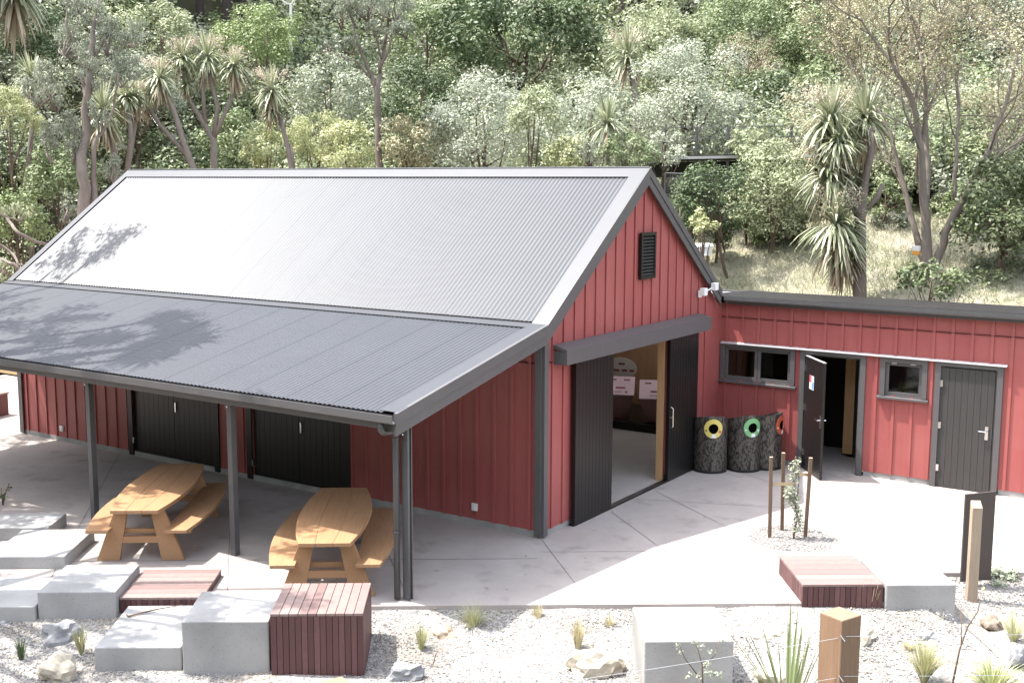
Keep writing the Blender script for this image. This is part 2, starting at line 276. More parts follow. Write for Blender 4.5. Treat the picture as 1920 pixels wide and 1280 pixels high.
# ------------------------------------------------------------------ barn
L, W, YR, HR, HB, YB, YV, HV, XO = 12.30, 5.73, 2.907, 5.222, 3.042, -.086, -3.324, 2.354, .122
YRE, HRE, YW = 5.83, 3.10, 6.156
KM = (HR-HB)/(YR-YB); KV = (HB-HV)/(YB-YV); KR = (HR-HRE)/(YRE-YR)
barn = thing('barn', 'large red board and batten barn with steep grey corrugated roof and verandah', 'barn', (0, 0, 0))
FF = ((-L, 0, 0), (1, 0, 0), (0, -1, 0)); FG = ((0, 0, 0), (0, 1, 0), (1, 0, 0)); FWg = ((0, YW, 0), (1, 0, 0), (0, -1, 0))
def clad(F, length, z0, top, openings, thick=.12, first=.25, breaks=(), skip=lambda s: False, bt=.02):
    b = MB(); O, U, Nn = [np.asarray(q, float) for q in F]
    cuts = sorted({0., length, *breaks, *[o[0] for o in openings], *[o[1] for o in openings]})
    def spans(s):
        z = z0; out = []
        for o in sorted([o for o in openings if o[0] < s < o[1]], key=lambda q: q[2]):
            if o[2] > z: out.append((z, o[2]))
            z = o[3]
        out.append((z, None)); return out
    for s0, s1 in zip(cuts[:-1], cuts[1:]):
        for za, zb in spans((s0+s1)/2):
            t0, t1 = (zb, zb) if zb is not None else (top(s0), top(s1))
            P = [O+U*s0+np.array([0, 0, za]), O+U*s1+np.array([0, 0, za]), O+U*s1+np.array([0, 0, t1]), O+U*s0+np.array([0, 0, t0])]
            b.prism(P, -Nn*thick)
    s = first
    while s < length-.05:
        if not skip(s):
            for za, zb in spans(s):
                t0, t1 = (zb, zb) if zb is not None else (top(s-.025)-.002, top(s+.025)-.002)
                P = [O+U*(s-.025)+Nn*.002+np.array([0, 0, za]), O+U*(s+.025)+Nn*.002+np.array([0, 0, za]), O+U*(s+.025)+Nn*.002+np.array([0, 0, t1]), O+U*(s-.025)+Nn*.002+np.array([0, 0, t0])]
                b.prism(P, Nn*bt)
        s += .305
    return b
FD = [(3.38, 5.65, .0, 2.12), (6.47, 8.66, .0, 2.12)]
clad(FF, L, .09, lambda s: 2.9, FD, first=.2).build('wall', M['red'], barn)
GTOP = lambda y: min(HB+KM*(y-YB), HR-KR*(y-YR))-.12
gw = clad(FG, YW, .09, lambda y: GTOP(y) if y < YRE else 2.72, [(1.35, 3.87, 0, 2.46)], first=.25, breaks=(YR, YRE-.1), skip=lambda s: s > 5.7)
gw.build('gable_wall', M['red'], barn)
b = MB(); b.fbox(FG, .06, 5.0, .001, .0235, 2.505, 2.511); b.build('lap_joint', M['hole'], barn); b = MB(); b.fbox(FF, 9, L-.1, .001, .0235, 2.505, 2.511); b.build('lap_joint', M['hole'], barn)
b = MB(); b.box((-L, 6.0, .09), (-L+.1, .12, 3.0)); b.box((-L, 6.0, 0), (-L+.1, 9.2, 2.7)); b.box((-L+.1, 9.1, 0), (-5.9, 9.2, 2.7)); b.box((-3.95, 9.1, 0), (-.12, 9.2, 2.7))  # gap added in the unseen rear wall to let daylight in
b.prism([(-L, .1, 3.0), (-L, W, 3.0), (-L, YR, HR-.15)], (.1, 0, 0)); b.build('wall', M['red'], barn)
for pa, pb in (((-L+.015, -.004, 0), (-.015, .02, .09)), ((-.11, .021, 0), (-.012, 1.3, .09)), ((-.11, 3.9, 0), (-.012, YW, .09))): b = MB(); b.box(pa, pb); b.build('plinth', M['conc'], barn)
b = MB(); b.box((-L+.02, .13, -.02), (-.125, 9.1, .012)); b.box((-.125, 1.35, -.02), (0, 3.87, .012)); b.build('floor_slab', M['slab'], barn)
# interior lining (plywood) of the room seen through the gable door
b = MB(); b.box((-3.95, 9.0, .012), (-.13, 9.04, 2.6)); b.box((-6.04, .2, .012), (-6.0, 9.04, 2.6)); b.box((-.17, 3.95, .012), (-.13, 9.0, 2.6)); b.build('plywood_lining', M['ply'], barn)
b = MB(); b.box((-3.9, 7.1, .012), (-.2, 8.98, .17)); b.build('bench_plinth', M['door'], barn)
b = MB(); b.box((-.125, 3.83, .012), (-.004, 3.867, 2.45)); b.box((-.125, 1.352, .012), (-.004, 1.39, 2.45)); b.box((-.125, 1.39, 2.42), (-.004, 3.83, 2.457)); b.build('door_jamb', M['pine'], barn)
# roofs
def corrugated(x0, x1, pa, pb, lap=.0004, amp=.0065, pitch=.076, seg=8):
    n = int(round((x1-x0)/pitch)); xs = np.linspace(x0, x1, n*seg+1); ph = (xs-x0)/((x1-x0)/n)
    h = amp*(np.cos(2*np.pi*ph)+1)
    k = np.floor(ph+.5).astype(int); h = h+np.where((k % 10 == 0) & (np.abs(ph-k) < .5), lap, 0)*(np.cos(2*np.pi*(ph-k))+1)/1.2
    pa = np.array(pa); pb = np.array(pb); d = pb-pa; nn = np.array([-d[1], d[0]])/np.linalg.norm(d); nn = nn if nn[1] > 0 else -nn
    rows = 5; V = []
    for r in range(rows):
        q = pa+d*r/(rows-1); V.append(np.stack([xs, q[0]+nn[0]*h, q[1]+nn[1]*h], 1))
    m = len(xs); idx = np.arange(rows*m).reshape(rows, m)
    F = np.stack([idx[:-1, :-1], idx[:-1, 1:], idx[1:, 1:], idx[1:, :-1]], -1).reshape(-1, 4)
    rs = np.random.default_rng(3).random(60); T = np.tile(.35*rs[(ph[:-1]/10).astype(int)], rows-1)
    return MB().add(np.vstack(V), F, list(T))
roof = corrugated(-L-XO+.05, XO-.23, (YB+.06, HB+.06*KM+.008), (YR-.02, HR-.02*KM)).build('roof', M['roof'], barn, smooth=True)
b = corrugated(-L-XO+.05, XO-.05, (YRE, HRE), (YR+.02, HR-.02*KR)); b.build('roof', M['roof'], barn, smooth=True)
def slab2(x0, x1, pa, pb, t):       # thin sheet between two (y,z) lines
    return [(x0, *pa), (x1, *pa), (x1, *pb), (x0, *pb)], (0, 0, t)
def flash(b, x0, x1, pa, pb, lift, t=.006):
    P = [(x0, pa[0], pa[1]+lift), (x1, pa[0], pa[1]+lift), (x1, pb[0], pb[1]+lift), (x0, pb[0], pb[1]+lift)]; b.prism(P, (0, 0, t))
b = MB(); flash(b, -L-XO, XO, (YR-.20, HR-.2*KM), (YR, HR), .032); flash(b, -L-XO, XO, (YR, HR), (YR+.2, HR-.2*KR), .032); b.tube([(-L-XO, YR, HR+.035), (XO, YR, HR+.035)], .018, 8)
b.build('ridge_cap', M['flash'], roof)
b = MB(); flash(b, XO-.26, XO+.005, (YB-.0, HB), (YR-.005, HR), .029); b.build('verge_flashing', M['flash'], roof)
b = MB(); flash(b, -L-XO-.005, -L-XO+.16, (YB, HB), (YR-.005, HR), .029); b.build('verge_flashing', M['flash'], roof)
b = MB(); flash(b, -L-XO+.01, XO-.002, (YB-.13, HB-.13*KV), (YB+.10, HB+.02), .02); b.build('change_of_pitch_flashing', M['flash'], roof)
vr = corrugated(-L-XO+.05, XO-.23, (YV, HV), (YB-.06, HB-.06*KV), lap=.002).build('verandah_roof', M['roof'], barn, smooth=True)
b = MB(); flash(b, XO-.26, XO+.005, (YV-.01, HV), (YB, HB), .027); b.build('verge_flashing', M['flash'], vr)
b = MB(); P = [(-L-XO+.06, YV+.05, HV-.03), (-L-XO+.06, -.002, HB+.08*KV-.05), (-L-XO+.06, -.002, HB+.08*KV-.20), (-L-XO+.06, YV+.05, HV-.05)]
b.prism([(XO-.03, *q[1:]) for q in P], (-(L+2*XO-.12), 0, 0)); b.build('verandah_lining', M['door'], vr)  # lining coloured near-black to deepen the shade under the verandah
b = MB(); P = [(0, .02, HB+.10*KM-.10), (0, YR, HR-.09), (0, YR, HR-.13), (0, .02, HB+.1*KM-.14)]
b.prism([(-.02, *q[1:]) for q in P], (-(L-.04), 0, 0)); P = [(0, YR, HR-.09), (0, YRE-.05, HRE-.06), (0, YRE-.05, HRE-.1), (0, YR, HR-.13)]; b.prism([(-.02, *q[1:]) for q in P], (-(L-.04), 0, 0))
b.build('roof_lining', M['ply'], roof)
# gutter and beam along the verandah edge
b = MB(); yv = YV
prof = [(yv+.02, HV-.10), (yv-.10, HV-.10), (yv-.125, HV-.085), (yv-.125, HV+.005), (yv-.112, HV+.005), (yv-.112, HV-.075), (yv-.095, HV-.088), (yv+.02, HV-.088)]
b.prism([(XO, y, z) for y, z in prof], (-(L+2*XO), 0, 0)); b.build('gutter', M['trim'], vr)
b = MB(); b.box((XO-.035, yv+.025, HV-.20), (-L-XO, yv+.065, HV-.015)); b.build('fascia', M['trim'], vr)
b = MB(); b.box((XO-.2, -3.02, HV-.22), (-L-XO+.1, -2.93, HV-.06)); b.build('beam', M['trim'], vr)
def barge(x0, x1, off0, off1):
    b = MB()
    for pa, pb in (((YV-.05, HV-.05*KV), (YB, HB)), ((YB, HB), (YR, HR)), ((YR, HR), (YRE+.02, HRE-.02*KR))):
        if pa[0] == YB: pa = (YB, HB)
        P = [(x0, pa[0], pa[1]-off0), (x0, pb[0], pb[1]-off0), (x0, pb[0], pb[1]-off1), (x0, pa[0], pa[1]-off1)]; b.prism(P, (x1-x0, 0, 0))
    return b
barge(XO-.03, XO, .10, .235).build('barge_board', M['trim'], barn)
barge(XO-.03, XO+.018, -.035, .098).build('barge_flashing', M['trim'], barn)
barge(-L-XO, -L-XO+.03, .0, .2).build('barge_board', M['trim'], barn)
b = MB(); b.box((.002, -.026, .03), (.05, .085, 2.83)); b.box((-.10, -.05, .03), (.002, -.026+.0, 2.83)); b.build('corner_board', M['trim'], barn)
b = MB(); b.box((-L-.03, -.05, .03), (-L+.09, -.024, 2.75)); b.box((-L-.03, -.024, .03), (-L, .12, 2.75)); b.build('corner_board', M['trim'], barn)
# verandah posts
for k in range(5):
    x = -.045-2.995*k
    if x < -L-.2: break
    b = MB()
    if k == 0: b.box((x-.045, -3.015, 0), (x+.045, -2.975, HV-.2)); b.box((x-.008, -2.975, 0), (x+.008, -2.945, HV-.2)); b.box((x-.045, -2.945, 0), (x+.045, -2.925, HV-.2))
    else: b.box((x-.045, -3.015, 0), (x+.045, -2.925, HV-.2))
    b.box((x-.055, -3.03, HV-.34), (x+.055, -3.016, HV-.21))
    p = b.build('verandah_post', M['steel'], barn, bevel=.004)
    for dz in (.24, .30): c = MB(); c.tube([(x, -3.03, HV-dz), (x, -3.045, HV-dz)], .011, 8); c.build('bolt', M['chrome'], p)
b = MB(); b.tube([(-.1, yv-.05, HV-.10), (-.1, yv-.05, HV-.2), (-.115, yv-.0, HV-.235), (-.135, -3.06, HV-.26), (-.14, -3.06, HV-.33), (-.14, -3.06, .02)], .04, 12)
for z in (.85, 2.0): b.tube([(-.14, -3.06, z-.012), (-.14, -3.06, z+.012)], .046, 12)
b.build('downpipe', M['steel'], barn, smooth=True)
# dark double doors under the verandah
for s0, s1, z0, z1 in FD:
    b = MB(); mid = (s0+s1)/2
    for a, c in ((s0+.06, mid-.004), (mid+.004, s1-.06)):
        n = 8
        for i in range(n): b.fbox(FF, a+(c-a)*i/n+.003, a+(c-a)*(i+1)/n-.003, -.06, -.03, .02, z1-.07)
        b.fbox(FF, a, c, -.075, -.062, .02, z1-.07)
    d = b.build('double_door', M['door'], barn)
    b = MB(); b.fbox(FF, s0-.07, s0+.05, .003, .03, .02, z1+.06); b.fbox(FF, s1-.05, s1+.07, .003, .03, .02, z1+.06); b.fbox(FF, s0+.05, s1-.05, .003, .03, z1-.06, z1+.06); b.build('door_frame', M['door'], d)
    for z in (.25, 1.55):
        b = MB(); b.fbox(FF, s0+.05, s0+.075, -.03, .034, z, z+.11); b.build('hinge', M['chrome'], d)
    b = MB(); b.fbox(FF, mid+.05, mid+.08, -.03, -.005, .95, 1.12); b.build('handle', M['chrome'], d)
# power outlets
for x, z in ((-1.15, .28), (-11.0, .26)):
    b = MB(); b.box((x-.05, -.045, z-.055), (x+.05, -.004, z+.055)); b.box((x-.02, -.055, z-.03), (x+.02, -.045, z+.01)); b.build('power_outlet', M['white'], barn, bevel=.006)
# louvred gable vent
b = MB(); y0, y1, z0, z1 = 2.80, 3.31, 3.50, 4.24
b.fbox(FG, y0, y0+.05, .0245, .07, z0, z1); b.fbox(FG, y1-.05, y1, .0245, .07, z0, z1); b.fbox(FG, y0+.05, y1-.05, .0245, .07, z1-.05, z1); b.fbox(FG, y0+.05, y1-.05, .0245, .07, z0, z0+.05); b.fbox(FG, y0+.05, y1-.05, .024, .03, z0+.05, z1-.05)
for i in range(12):
    z = z0+.06+i*.052; b.prism([(.033, y0+.05, z+.038), (.033, y1-.05, z+.038), (.066, y1-.05, z), (.066, y0+.05, z)], (0, 0, .01))
b.build('louvre_vent', M['door'], barn)
# hood over the sliding doors
hy0, hy1 = .24, 5.154
b = MB(); b.prism([(.0245, hy0, 2.70), (.02451, hy0, 2.755), (.235, hy0, 2.70), (.25, hy0, 2.70), (.25, hy0, 2.48), (.225, hy0, 2.48), (.225, hy0, 2.67)], (0, hy1-hy0, 0)); b.box((.0245, hy0+.001, 2.48), (.224, hy0+.03, 2.668)); b.box((.0245, hy1-.03, 2.48), (.224, hy1-.001, 2.668))
b.build('door_hood', M['trim'], barn)
def slider(y0, y1, x0):
    b = MB(); n = int((y1-y0)/.1)
    for i in range(n): b.box((x0, y0+(y1-y0)*i/n+.002, .03), (x0+.035, y0+(y1-y0)*(i+1)/n-.002, 2.47))
    b.box((x0-.02, y0+.001, .031), (x0-.001, y1-.001, 2.469)); return b.build('sliding_door', M['door'], barn)
slider(.735, 1.86, .075)
d = slider(3.83, 4.95, .075)
b = MB(); b.tube([(.112, 3.90, 1.28), (.15, 3.90, 1.26), (.15, 3.90, .95), (.112, 3.90, .93)], .009, 8); b.box((.112, 3.84, 1.1), (.125, 3.9, 1.125)); b.build('handle', M['chrome'], d)
b = MB(); b.box((.004, .74, -.0), (.10, 5.0, .028)); b.build('floor_track', M['door'], barn)
# twin floodlight at the gable's right shoulder
fl = MB(); q = np.array([.024, 5.10, 3.10]); fl.box(q+(0, -.05, -.06), q+(.03, .05, .06)); fl.tube([q+(.03, 0, 0), q+(.10, 0, .02)], .015); fl.tube([q+(.1, 0, .02), q+(.17, -.2, .06)], .012); fl.tube([q+(.1, 0, .02), q+(.17, .22, .12)], .012)
f0 = fl.build('floodlight', M['white'], barn)
for dy, dz in ((-.22, .06), (.24, .12)):
    b = MB(); c = q+np.array((.19, dy, dz)); b.box(c-(.05, .065, .065), c+(.045, .065, .065)); l = b.build('lamp_head', M['white'], f0, bevel=.01)
# things inside
def stand(label, x, y, rz):
    t = thing('display_stand', label, 'display stand', (x, y, .17), rz, 'display stands inside the barn')
    b = MB(); b.add([(-.20, -.16, .0), (.20, -.16, .0), (.20, .16, .0), (-.20, .16, .0), (-.29, -.28, .50), (.29, -.28, .50), (.29, .19, .77), (-.29, .19, .77)], [(0, 3, 2, 1), (0, 1, 5, 4), (1, 2, 6, 5), (2, 3, 7, 6), (3, 0, 4, 7), (4, 5, 6, 7)]); b.build('pedestal', M['pinkside'], t)
    b = MB(); P = [(-.31, -.31, .487), (.31, -.31, .487), (.31, .21, .787), (-.31, .21, .787)]; b.prism(P, (0, -.02, .035)); p = b.build('panel', M['pink'], t)
    def on(u, v, du, dv):
        e = lambda a, c: (a, -.33+c*.52, .523+c*.30)
        return [e(u, v), e(u+du, v), e(u+du, v+dv), e(u, v+dv)]
    for u, v, du, dv in ((-.2, .78, .13, .07), (.08, .78, .13, .07), (-.08, .33, .2, .09), (-.1, .16, .16, .02), (.12, .12, .05, .08)): b = MB(); b.prism(on(u, v, du, dv), (0, -.001, .004)); b.build('printed_mark', M['ink'], p)
stand('pale pink sloping display stand beside the barn door jamb', -2.02, 7.55, .45)
stand('pale pink sloping display stand in front of the oval sign', -2.83, 7.55, .45)
t = thing('oval_sign', 'cream oval sign with dark red lettering behind a display stand', 'sign', (-3.12, 8.1, .17))
b = MB(); n = 28; P = [(.36*math.cos(2*math.pi*i/n), 0, .92+.24*math.sin(2*math.pi*i/n)) for i in range(n)]; b.prism(P, (0, .02, 0)); p = b.build('board', M['cream'], t); p.rotation_euler = (0, 0, .3)
for x, z, wd in ((-.04, 1.0, .14), (-.14, .86, .12), (.03, .86, .12), (.2, .86, .1)): b = MB(); b.box((x, -.004, z), (x+wd, -.001, z+.045)); b.build('printed_mark', M['ink'], p)
b = MB(); b.box((-.02, .022, 0), (.02, .05, .72)); b.build('stem', M['door'], t)

# ------------------------------------------------------------------ annex to the right of the barn
annex = thing('annex', 'low red board and batten annex with flat grey roof right of the barn', 'outbuilding', (0, YW, 0))
AX1 = 8.2
OPEN = [(.10, 1.35, 1.47, 2.06), (1.62, 2.60, 0, 2.05), (3.02, 3.63, 1.47, 2.03), (3.93, 4.81, 0, 2.05)]
skipw = lambda s: (1.44 < s < 1.62) or (2.60 < s < 2.72) or (3.83 < s < 3.93) or (4.81 < s < 4.93) or s < .1
clad(FWg, AX1, .09, lambda s: 2.86, OPEN, first=.121, skip=skipw).build('wall', M['red'], annex, off=(0, YW, 0))
def ab(b, name, m, parent=annex, **k): return b.build(name, m, parent, off=(0, YW, 0), **k)
b = MB(); b.fbox(FWg, .02, AX1, .001, .0225, 2.60, 2.606); ab(b, 'lap_joint', M['hole'])
for xa, xb in ((.0, 1.53), (2.71, 3.83), (4.91, AX1)): b = MB(); b.fbox(FWg, xa, xb, -.115, -.01, 0, .088); ab(b, 'plinth', M['conc'])
b = MB(); b.box((AX1-.1, YW+.12, .0), (AX1, 9.1, 2.7)); b.box((.0, 9.0, .0), (AX1-.1, 9.1, 2.7)); ab(b, 'wall', M['red'])
zf, zb = 2.99, 2.80
b = MB(); P = [(-.10, YW-.10, zf), (-.10, 9.3, zb), (-.10, 9.3, zb-.1), (-.10, YW-.10, zf-.1)]; b.prism([(AX1+.1, *q[1:]) for q in P], (-(AX1+.12), 0, 0))
zr = lambda y: 2.985+(zb-2.985)*(y-YRE+.25)/(9.3-YRE+.25)
for xa, xb, ya, yb_ in ((-.024, -.7, YRE-.25, 9.3), (-3.6, -L-.16, YRE-.25, 9.3), (-.7, -3.6, YRE-.25, 6.5), (-.7, -3.6, 8.6, 9.3)):
    b.prism([(xa, ya, zr(ya)), (xa, yb_, zr(yb_)), (xa, yb_, zr(yb_)-.1), (xa, ya, zr(ya)-.1)], (xb-xa, 0, 0)); rf = ab(b, 'roof', mat('dark_roof_sheet', (.045, .042, .041), .5, .4, col2=(.038, .035, .034), nscale=3))
b = MB(); b.box((-3.6, 6.5, 2.80), (-.7, 8.6, 2.82)); ab(b, 'added_skylight', mat('frosted_sheet', (.7, .7, .7), .5, trans=.65), rf)  # unseen skylight added to brighten the room inside the barn
b = MB(); b.fbox(FWg, .13, AX1+.1, .03, .115, 2.875, 2.97); ab(b, 'fascia', M['trim'], rf)
b = MB(); b.prism([(.13, YW-.118, 2.905), (.13, YW-.20, 2.905), (.13, YW-.215, 2.93), (.13, YW-.215, 2.995), (.13, YW-.2, 2.995), (.13, YW-.2, 2.935), (.13, YW-.118, 2.92)], (AX1, 0, 0)); ab(b, 'gutter', M['steel'], rf)
b = MB(); b.fbox(FWg, .13, AX1, .0245, .10, 2.845, 2.872); ab(b, 'soffit', M['trim'], rf)
# metal head flashing over the windows and doors
b = MB(); c0, c1 = -.0, 4.95
b.prism([(c0+.03, YW-.001, 2.150), (c0+.03, YW-.085, 2.132), (c0+.03, YW-.085, 2.118), (c0+.03, YW-.001, 2.122)], (c1-c0-.03, 0, 0)); ab(b, 'head_flashing', M['capmetal'])
def window(s0, s1, z0, z1, n):
    b = MB(); f = .085
    b.fbox(FWg, s0-f, s0, .001, .045, z0-.02, 2.117); b.fbox(FWg, s1, s1+f, .001, .045, z0-.02, 2.117); b.fbox(FWg, s0, s1, .001, .045, z1, 2.117)
    wdw = ab(b, 'window', M['trim'])
    b = MB(); b.prism([(s0-f-.035, YW-.001, z0-.02), (s0-f-.035, YW-.075, z0-.035), (s0-f-.035, YW-.075, z0-.065), (s0-f-.035, YW-.001, z0-.065)], (s1-s0+2*f+.07, 0, 0)); ab(b, 'sill', M['trim'], wdw)
    b = MB(); b.fbox(FWg, s0, s1, -.09, .02, z0-.02, z0+.0)
    cs = np.linspace(s0, s1, n+1)
    for i in range(n):
        a, c = cs[i], cs[i+1]; e = .055
        b.fbox(FWg, a+.004, a+e, -.05, .0, z0+.001, z1-.001); b.fbox(FWg, c-e, c-.004, -.05, .0, z0+.001, z1-.001); b.fbox(FWg, a+e, c-e, -.05, .0, z1-e, z1-.001); b.fbox(FWg, a+e, c-e, -.05, .0, z0+.001, z0+e)
    ab(b, 'sash', M['trim'], wdw)
    for i in range(n):
        b = MB(); b.fbox(FWg, cs[i]+.056, cs[i+1]-.056, -.03, -.024, z0+.056, z1-.056); ab(b, 'pane', M['glass'], wdw)
    for x in (s0+.1, s1-.2):
        if n == 1: b = MB(); b.fbox(FWg, x, x+.08, .001, .012, z1-.022, z1-.004); ab(b, 'stay', M['capmetal'], wdw)
b = MB(); b.box((.10, YW+.02, 1.47), (.115, YW+.16, 2.06)); b.box((1.05, 6.9, 0), (1.15, 7.0, 2.7)); ab(b, 'pine_reveal', M['pine'])
window(.10, 1.35, 1.47, 2.06, 2); window(3.02, 3.63, 1.47, 2.03, 1)
def frame(s0, s1, z1, f=.09):
    b = MB(); b.fbox(FWg, s0-f, s0, .001, .05, .0, 2.117); b.fbox(FWg, s1, s1+f, .001, .05, .0, 2.117); b.fbox(FWg, s0, s1, .001, .05, z1, 2.117)
    b.fbox(FWg, s0-.0, s0+.03, -.12, .0, .0, z1-.001); b.fbox(FWg, s1-.03, s1, -.12, .0, .0, z1-.001); b.fbox(FWg, s0+.03, s1-.03, -.12, .0, z1-.03, z1-.001); return b
def leaf(mb, wd, h, groove=True):
    n = 8
    for i in range(n): mb.box((wd*i/n+.002, -.036, .015), (wd*(i+1)/n-.002, -.003, h))
    mb.box((0, -.003, .015), (wd, .006, h)); return mb
def lever(parent, x, side, z=1.0, back=False):
    b = MB(); b.box((x-.025, side*.001, z-.11), (x+.025, side*.012, z+.11)); b.tube([(x, side*.012, z+.03), (x, side*.05, z+.03)], .011, 8); b.tube([(x, side*.05, z+.03), (x-.12, side*.052, z+.03)], .010, 8)
    return b.build('handle', M['chrome'], parent)
# open door
d = ab(frame(1.62, 2.60, 2.05), 'door_frame', M['trim'])
lf = leaf(MB(), .90, 2.02).build('door', M['door'], annex); lf.location = (1.66, -.03, 0); lf.rotation_euler = (0, 0, -R(51))
b = MB(); b.box((-.004, -.0375, 2.0201), (.9, .007, 2.0305)); b.build('top_edge', M['capmetal'], lf)
for z in (.25, 1.05, 1.75): b = MB(); b.box((-.03, -.05, z), (.05, -.037, z+.11)); b.build('hinge', M['chrome'], lf)
l = lever(lf, .83, -1); l.location = (0, -.037, 0); l2 = lever(lf, .83, 1); l2.location = (0, .007, 0)
b = MB(); b.box((.25, -.040, 1.48), (.46, -.0375, 1.72)); st = b.build('sticker', M['stk_w'], lf)
b = MB(); b.cur = 0; b.box((.25, -.0415, 1.60), (.35, -.0402, 1.72)); b.cur = 1; b.box((.37, -.0415, 1.49), (.45, -.0402, 1.62)); b.build('printed_patch', [M['stk_r'], M['stk_b']], lf)
# room behind the open door
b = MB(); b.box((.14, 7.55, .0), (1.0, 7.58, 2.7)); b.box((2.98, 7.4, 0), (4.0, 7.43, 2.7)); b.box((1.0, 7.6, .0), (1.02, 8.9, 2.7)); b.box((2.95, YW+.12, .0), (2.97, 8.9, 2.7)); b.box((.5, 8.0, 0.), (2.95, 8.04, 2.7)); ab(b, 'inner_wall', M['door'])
b = MB(); b.box((.14, YW+.12, -.02), (AX1-.1, 9.0, .012)); b.box((1.62, YW, -.02), (2.60, YW+.12, .012)); b.box((3.93, YW, -.02), (4.81, YW+.12, .012)); ab(b, 'floor_slab', M['slab'])
b = MB(); b.box((1.98, 7.3, .08), (2.16, 7.42, 2.6)); ab(b, 'timber_stud', M['pine'])
b = MB(); b.box((2.16, 7.34, .012), (2.9, 7.38, 2.3)); di = ab(b, 'inner_door', M['door'])
b = MB(); b.box((2.31, 7.325, .95), (2.39, 7.339, 1.25)); b.tube([(2.35, 7.325, 1.1), (2.35, 7.28, 1.1), (2.27, 7.28, 1.1)], .012, 8); ab(b, 'lock_plate', M['chrome'], di)
# closed door
d = ab(frame(3.93, 4.81, 2.05), 'door_frame', M['trim'])
lf = leaf(MB(), .816, 2.02).build('door', mat('weathered_dark_door', (.055, .052, .05), .5, .35, col2=(.04, .038, .037), nscale=6, stretch=(5, 5, .3)), annex); lf.location = (3.962, .012, 0)
l = lever(lf, .73, -1); l.location = (0, -.036, 0)
for z in (.28, 1.0, 1.7): b = MB(); b.box((-.03, -.062, z), (.012, -.037, z+.11)); b.build('hinge', M['chrome'], lf)

# ------------------------------------------------------------------ concrete and timber cubes
def cube_uv(kind, u0, u1, v0, v1, z1, z0=-.3): return (u0+u1)/2, (v0+v1)/2, u1-u0, v1-v0, z0, z1
def concrete_block(label, u0, u1, v0, v1, z1, z0=-.32):
    c = uv2xy((u0+u1)/2, (v0+v1)/2); b = MB(); a, d = (u1-u0)/2, (v1-v0)/2; b.box((-a, -d, 0), (a, d, z1-z0))
    o = b.build('concrete_block', M['conc'], bevel=.014); o.location = (c[0], c[1], z0); o.rotation_euler = (0, 0, GA); tag(o, label, 'concrete block', 'cast concrete seating blocks')
def timber_block(label, u0, u1, v0, v1, z1, along, z0=-.3, n=10):
    c = uv2xy((u0+u1)/2, (v0+v1)/2); t = thing('timber_block', label, 'timber seat', (c[0], c[1], z0), GA, 'slatted timber seating cubes')
    a, d, h = (u1-u0)/2, (v1-v0)/2, z1-z0; rg = np.random.default_rng(int(abs(u0)*100)); th = .03
    b = MB(); b.box((-a+th+.002, -d+th+.002, .02), (a-th-.002, d-th-.002, h-th-.004)); b.build('frame', M['hole'], t)
    b = MB()
    for i in range(n):
        if along == 'v': b.box((-a+2*a*i/n+.003, -d, h-th), (-a+2*a*(i+1)/n-.003, d, h+rg.uniform(-.001, .001)), rg.uniform(0, 1))
        else: b.box((-a, -d+2*d*i/n+.003, h-th), (a, -d+2*d*(i+1)/n-.003, h+rg.uniform(-.001, .001)), rg.uniform(0, 1))
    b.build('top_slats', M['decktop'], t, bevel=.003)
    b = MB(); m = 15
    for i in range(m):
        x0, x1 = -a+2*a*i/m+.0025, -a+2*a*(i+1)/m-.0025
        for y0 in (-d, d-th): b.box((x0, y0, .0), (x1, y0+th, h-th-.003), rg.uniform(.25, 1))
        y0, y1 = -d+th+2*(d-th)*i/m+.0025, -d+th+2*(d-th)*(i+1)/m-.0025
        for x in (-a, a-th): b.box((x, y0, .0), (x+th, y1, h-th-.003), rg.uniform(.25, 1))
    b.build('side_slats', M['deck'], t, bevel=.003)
concrete_block('tall shaded concrete block left of the tallest timber cube', -4.08, -3.15, -3.97, -3.03, .35)
concrete_block('low flat concrete slab with a fallen twig on it', -5.06, -4.12, -3.85, -2.60, .02)
concrete_block('sunlit concrete block left of the low slatted timber platform', -6.12, -5.2, -2.62, -1.62, .20)
concrete_block('low bright concrete slab at the left picture edge', -7.1, -6.14, -2.66, -1.64, .04)
concrete_block('wide concrete block half in tree shade beside the first picnic table', -7.3, -6.3, -1.19, .0, .17)
concrete_block('rear shaded concrete block nearest the gravel bed at far left', -7.9, -6.95, .02, .75, .19)
concrete_block('bleached concrete block beside the pale timber cube by the sign', 4.0, 4.85, -2.70, -1.72, .25)
concrete_block('lone sunlit concrete block in the front gravel', .82, 1.75, -4.53, -3.55, .32)
timber_block('tallest dark slatted timber cube in front of the second picnic table', -3.12, -2.13, -4.05, -3.10, .46, 'v')
timber_block('low slatted timber platform in front of the first picnic table', -5.19, -4.2, -2.52, -1.5, .09, 'u', n=7)
timber_block('sun bleached pinkish timber cube beside the bright concrete block', 3.0, 3.98, -2.65, -1.55, .24, 'u', n=6)
def far_block():
    t = thing('timber_block', 'pink sunlit timber block cut by the left picture edge', 'timber seat', (-14.75, .35, 0), R(10), 'slatted timber seating cubes')
    b = MB()
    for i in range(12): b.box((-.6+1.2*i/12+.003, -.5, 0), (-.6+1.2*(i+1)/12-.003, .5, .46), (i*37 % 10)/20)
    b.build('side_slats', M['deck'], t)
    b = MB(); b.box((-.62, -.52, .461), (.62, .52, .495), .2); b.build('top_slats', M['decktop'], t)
far_block()
tw = MB(); p = np.array([*uv2xy(-4.95, -2.98), .035]); q = np.array([*uv2xy(-4.42, -2.63), .035]); tw.tube([p+(-.05, .02, .0), p, (p+q)/2+(0, .02, .01), q], [.012, .012, .009, .005], 6)
tag(tw.build('twig', M['stake']), 'thin brown twig lying on the low concrete slab', 'twig')

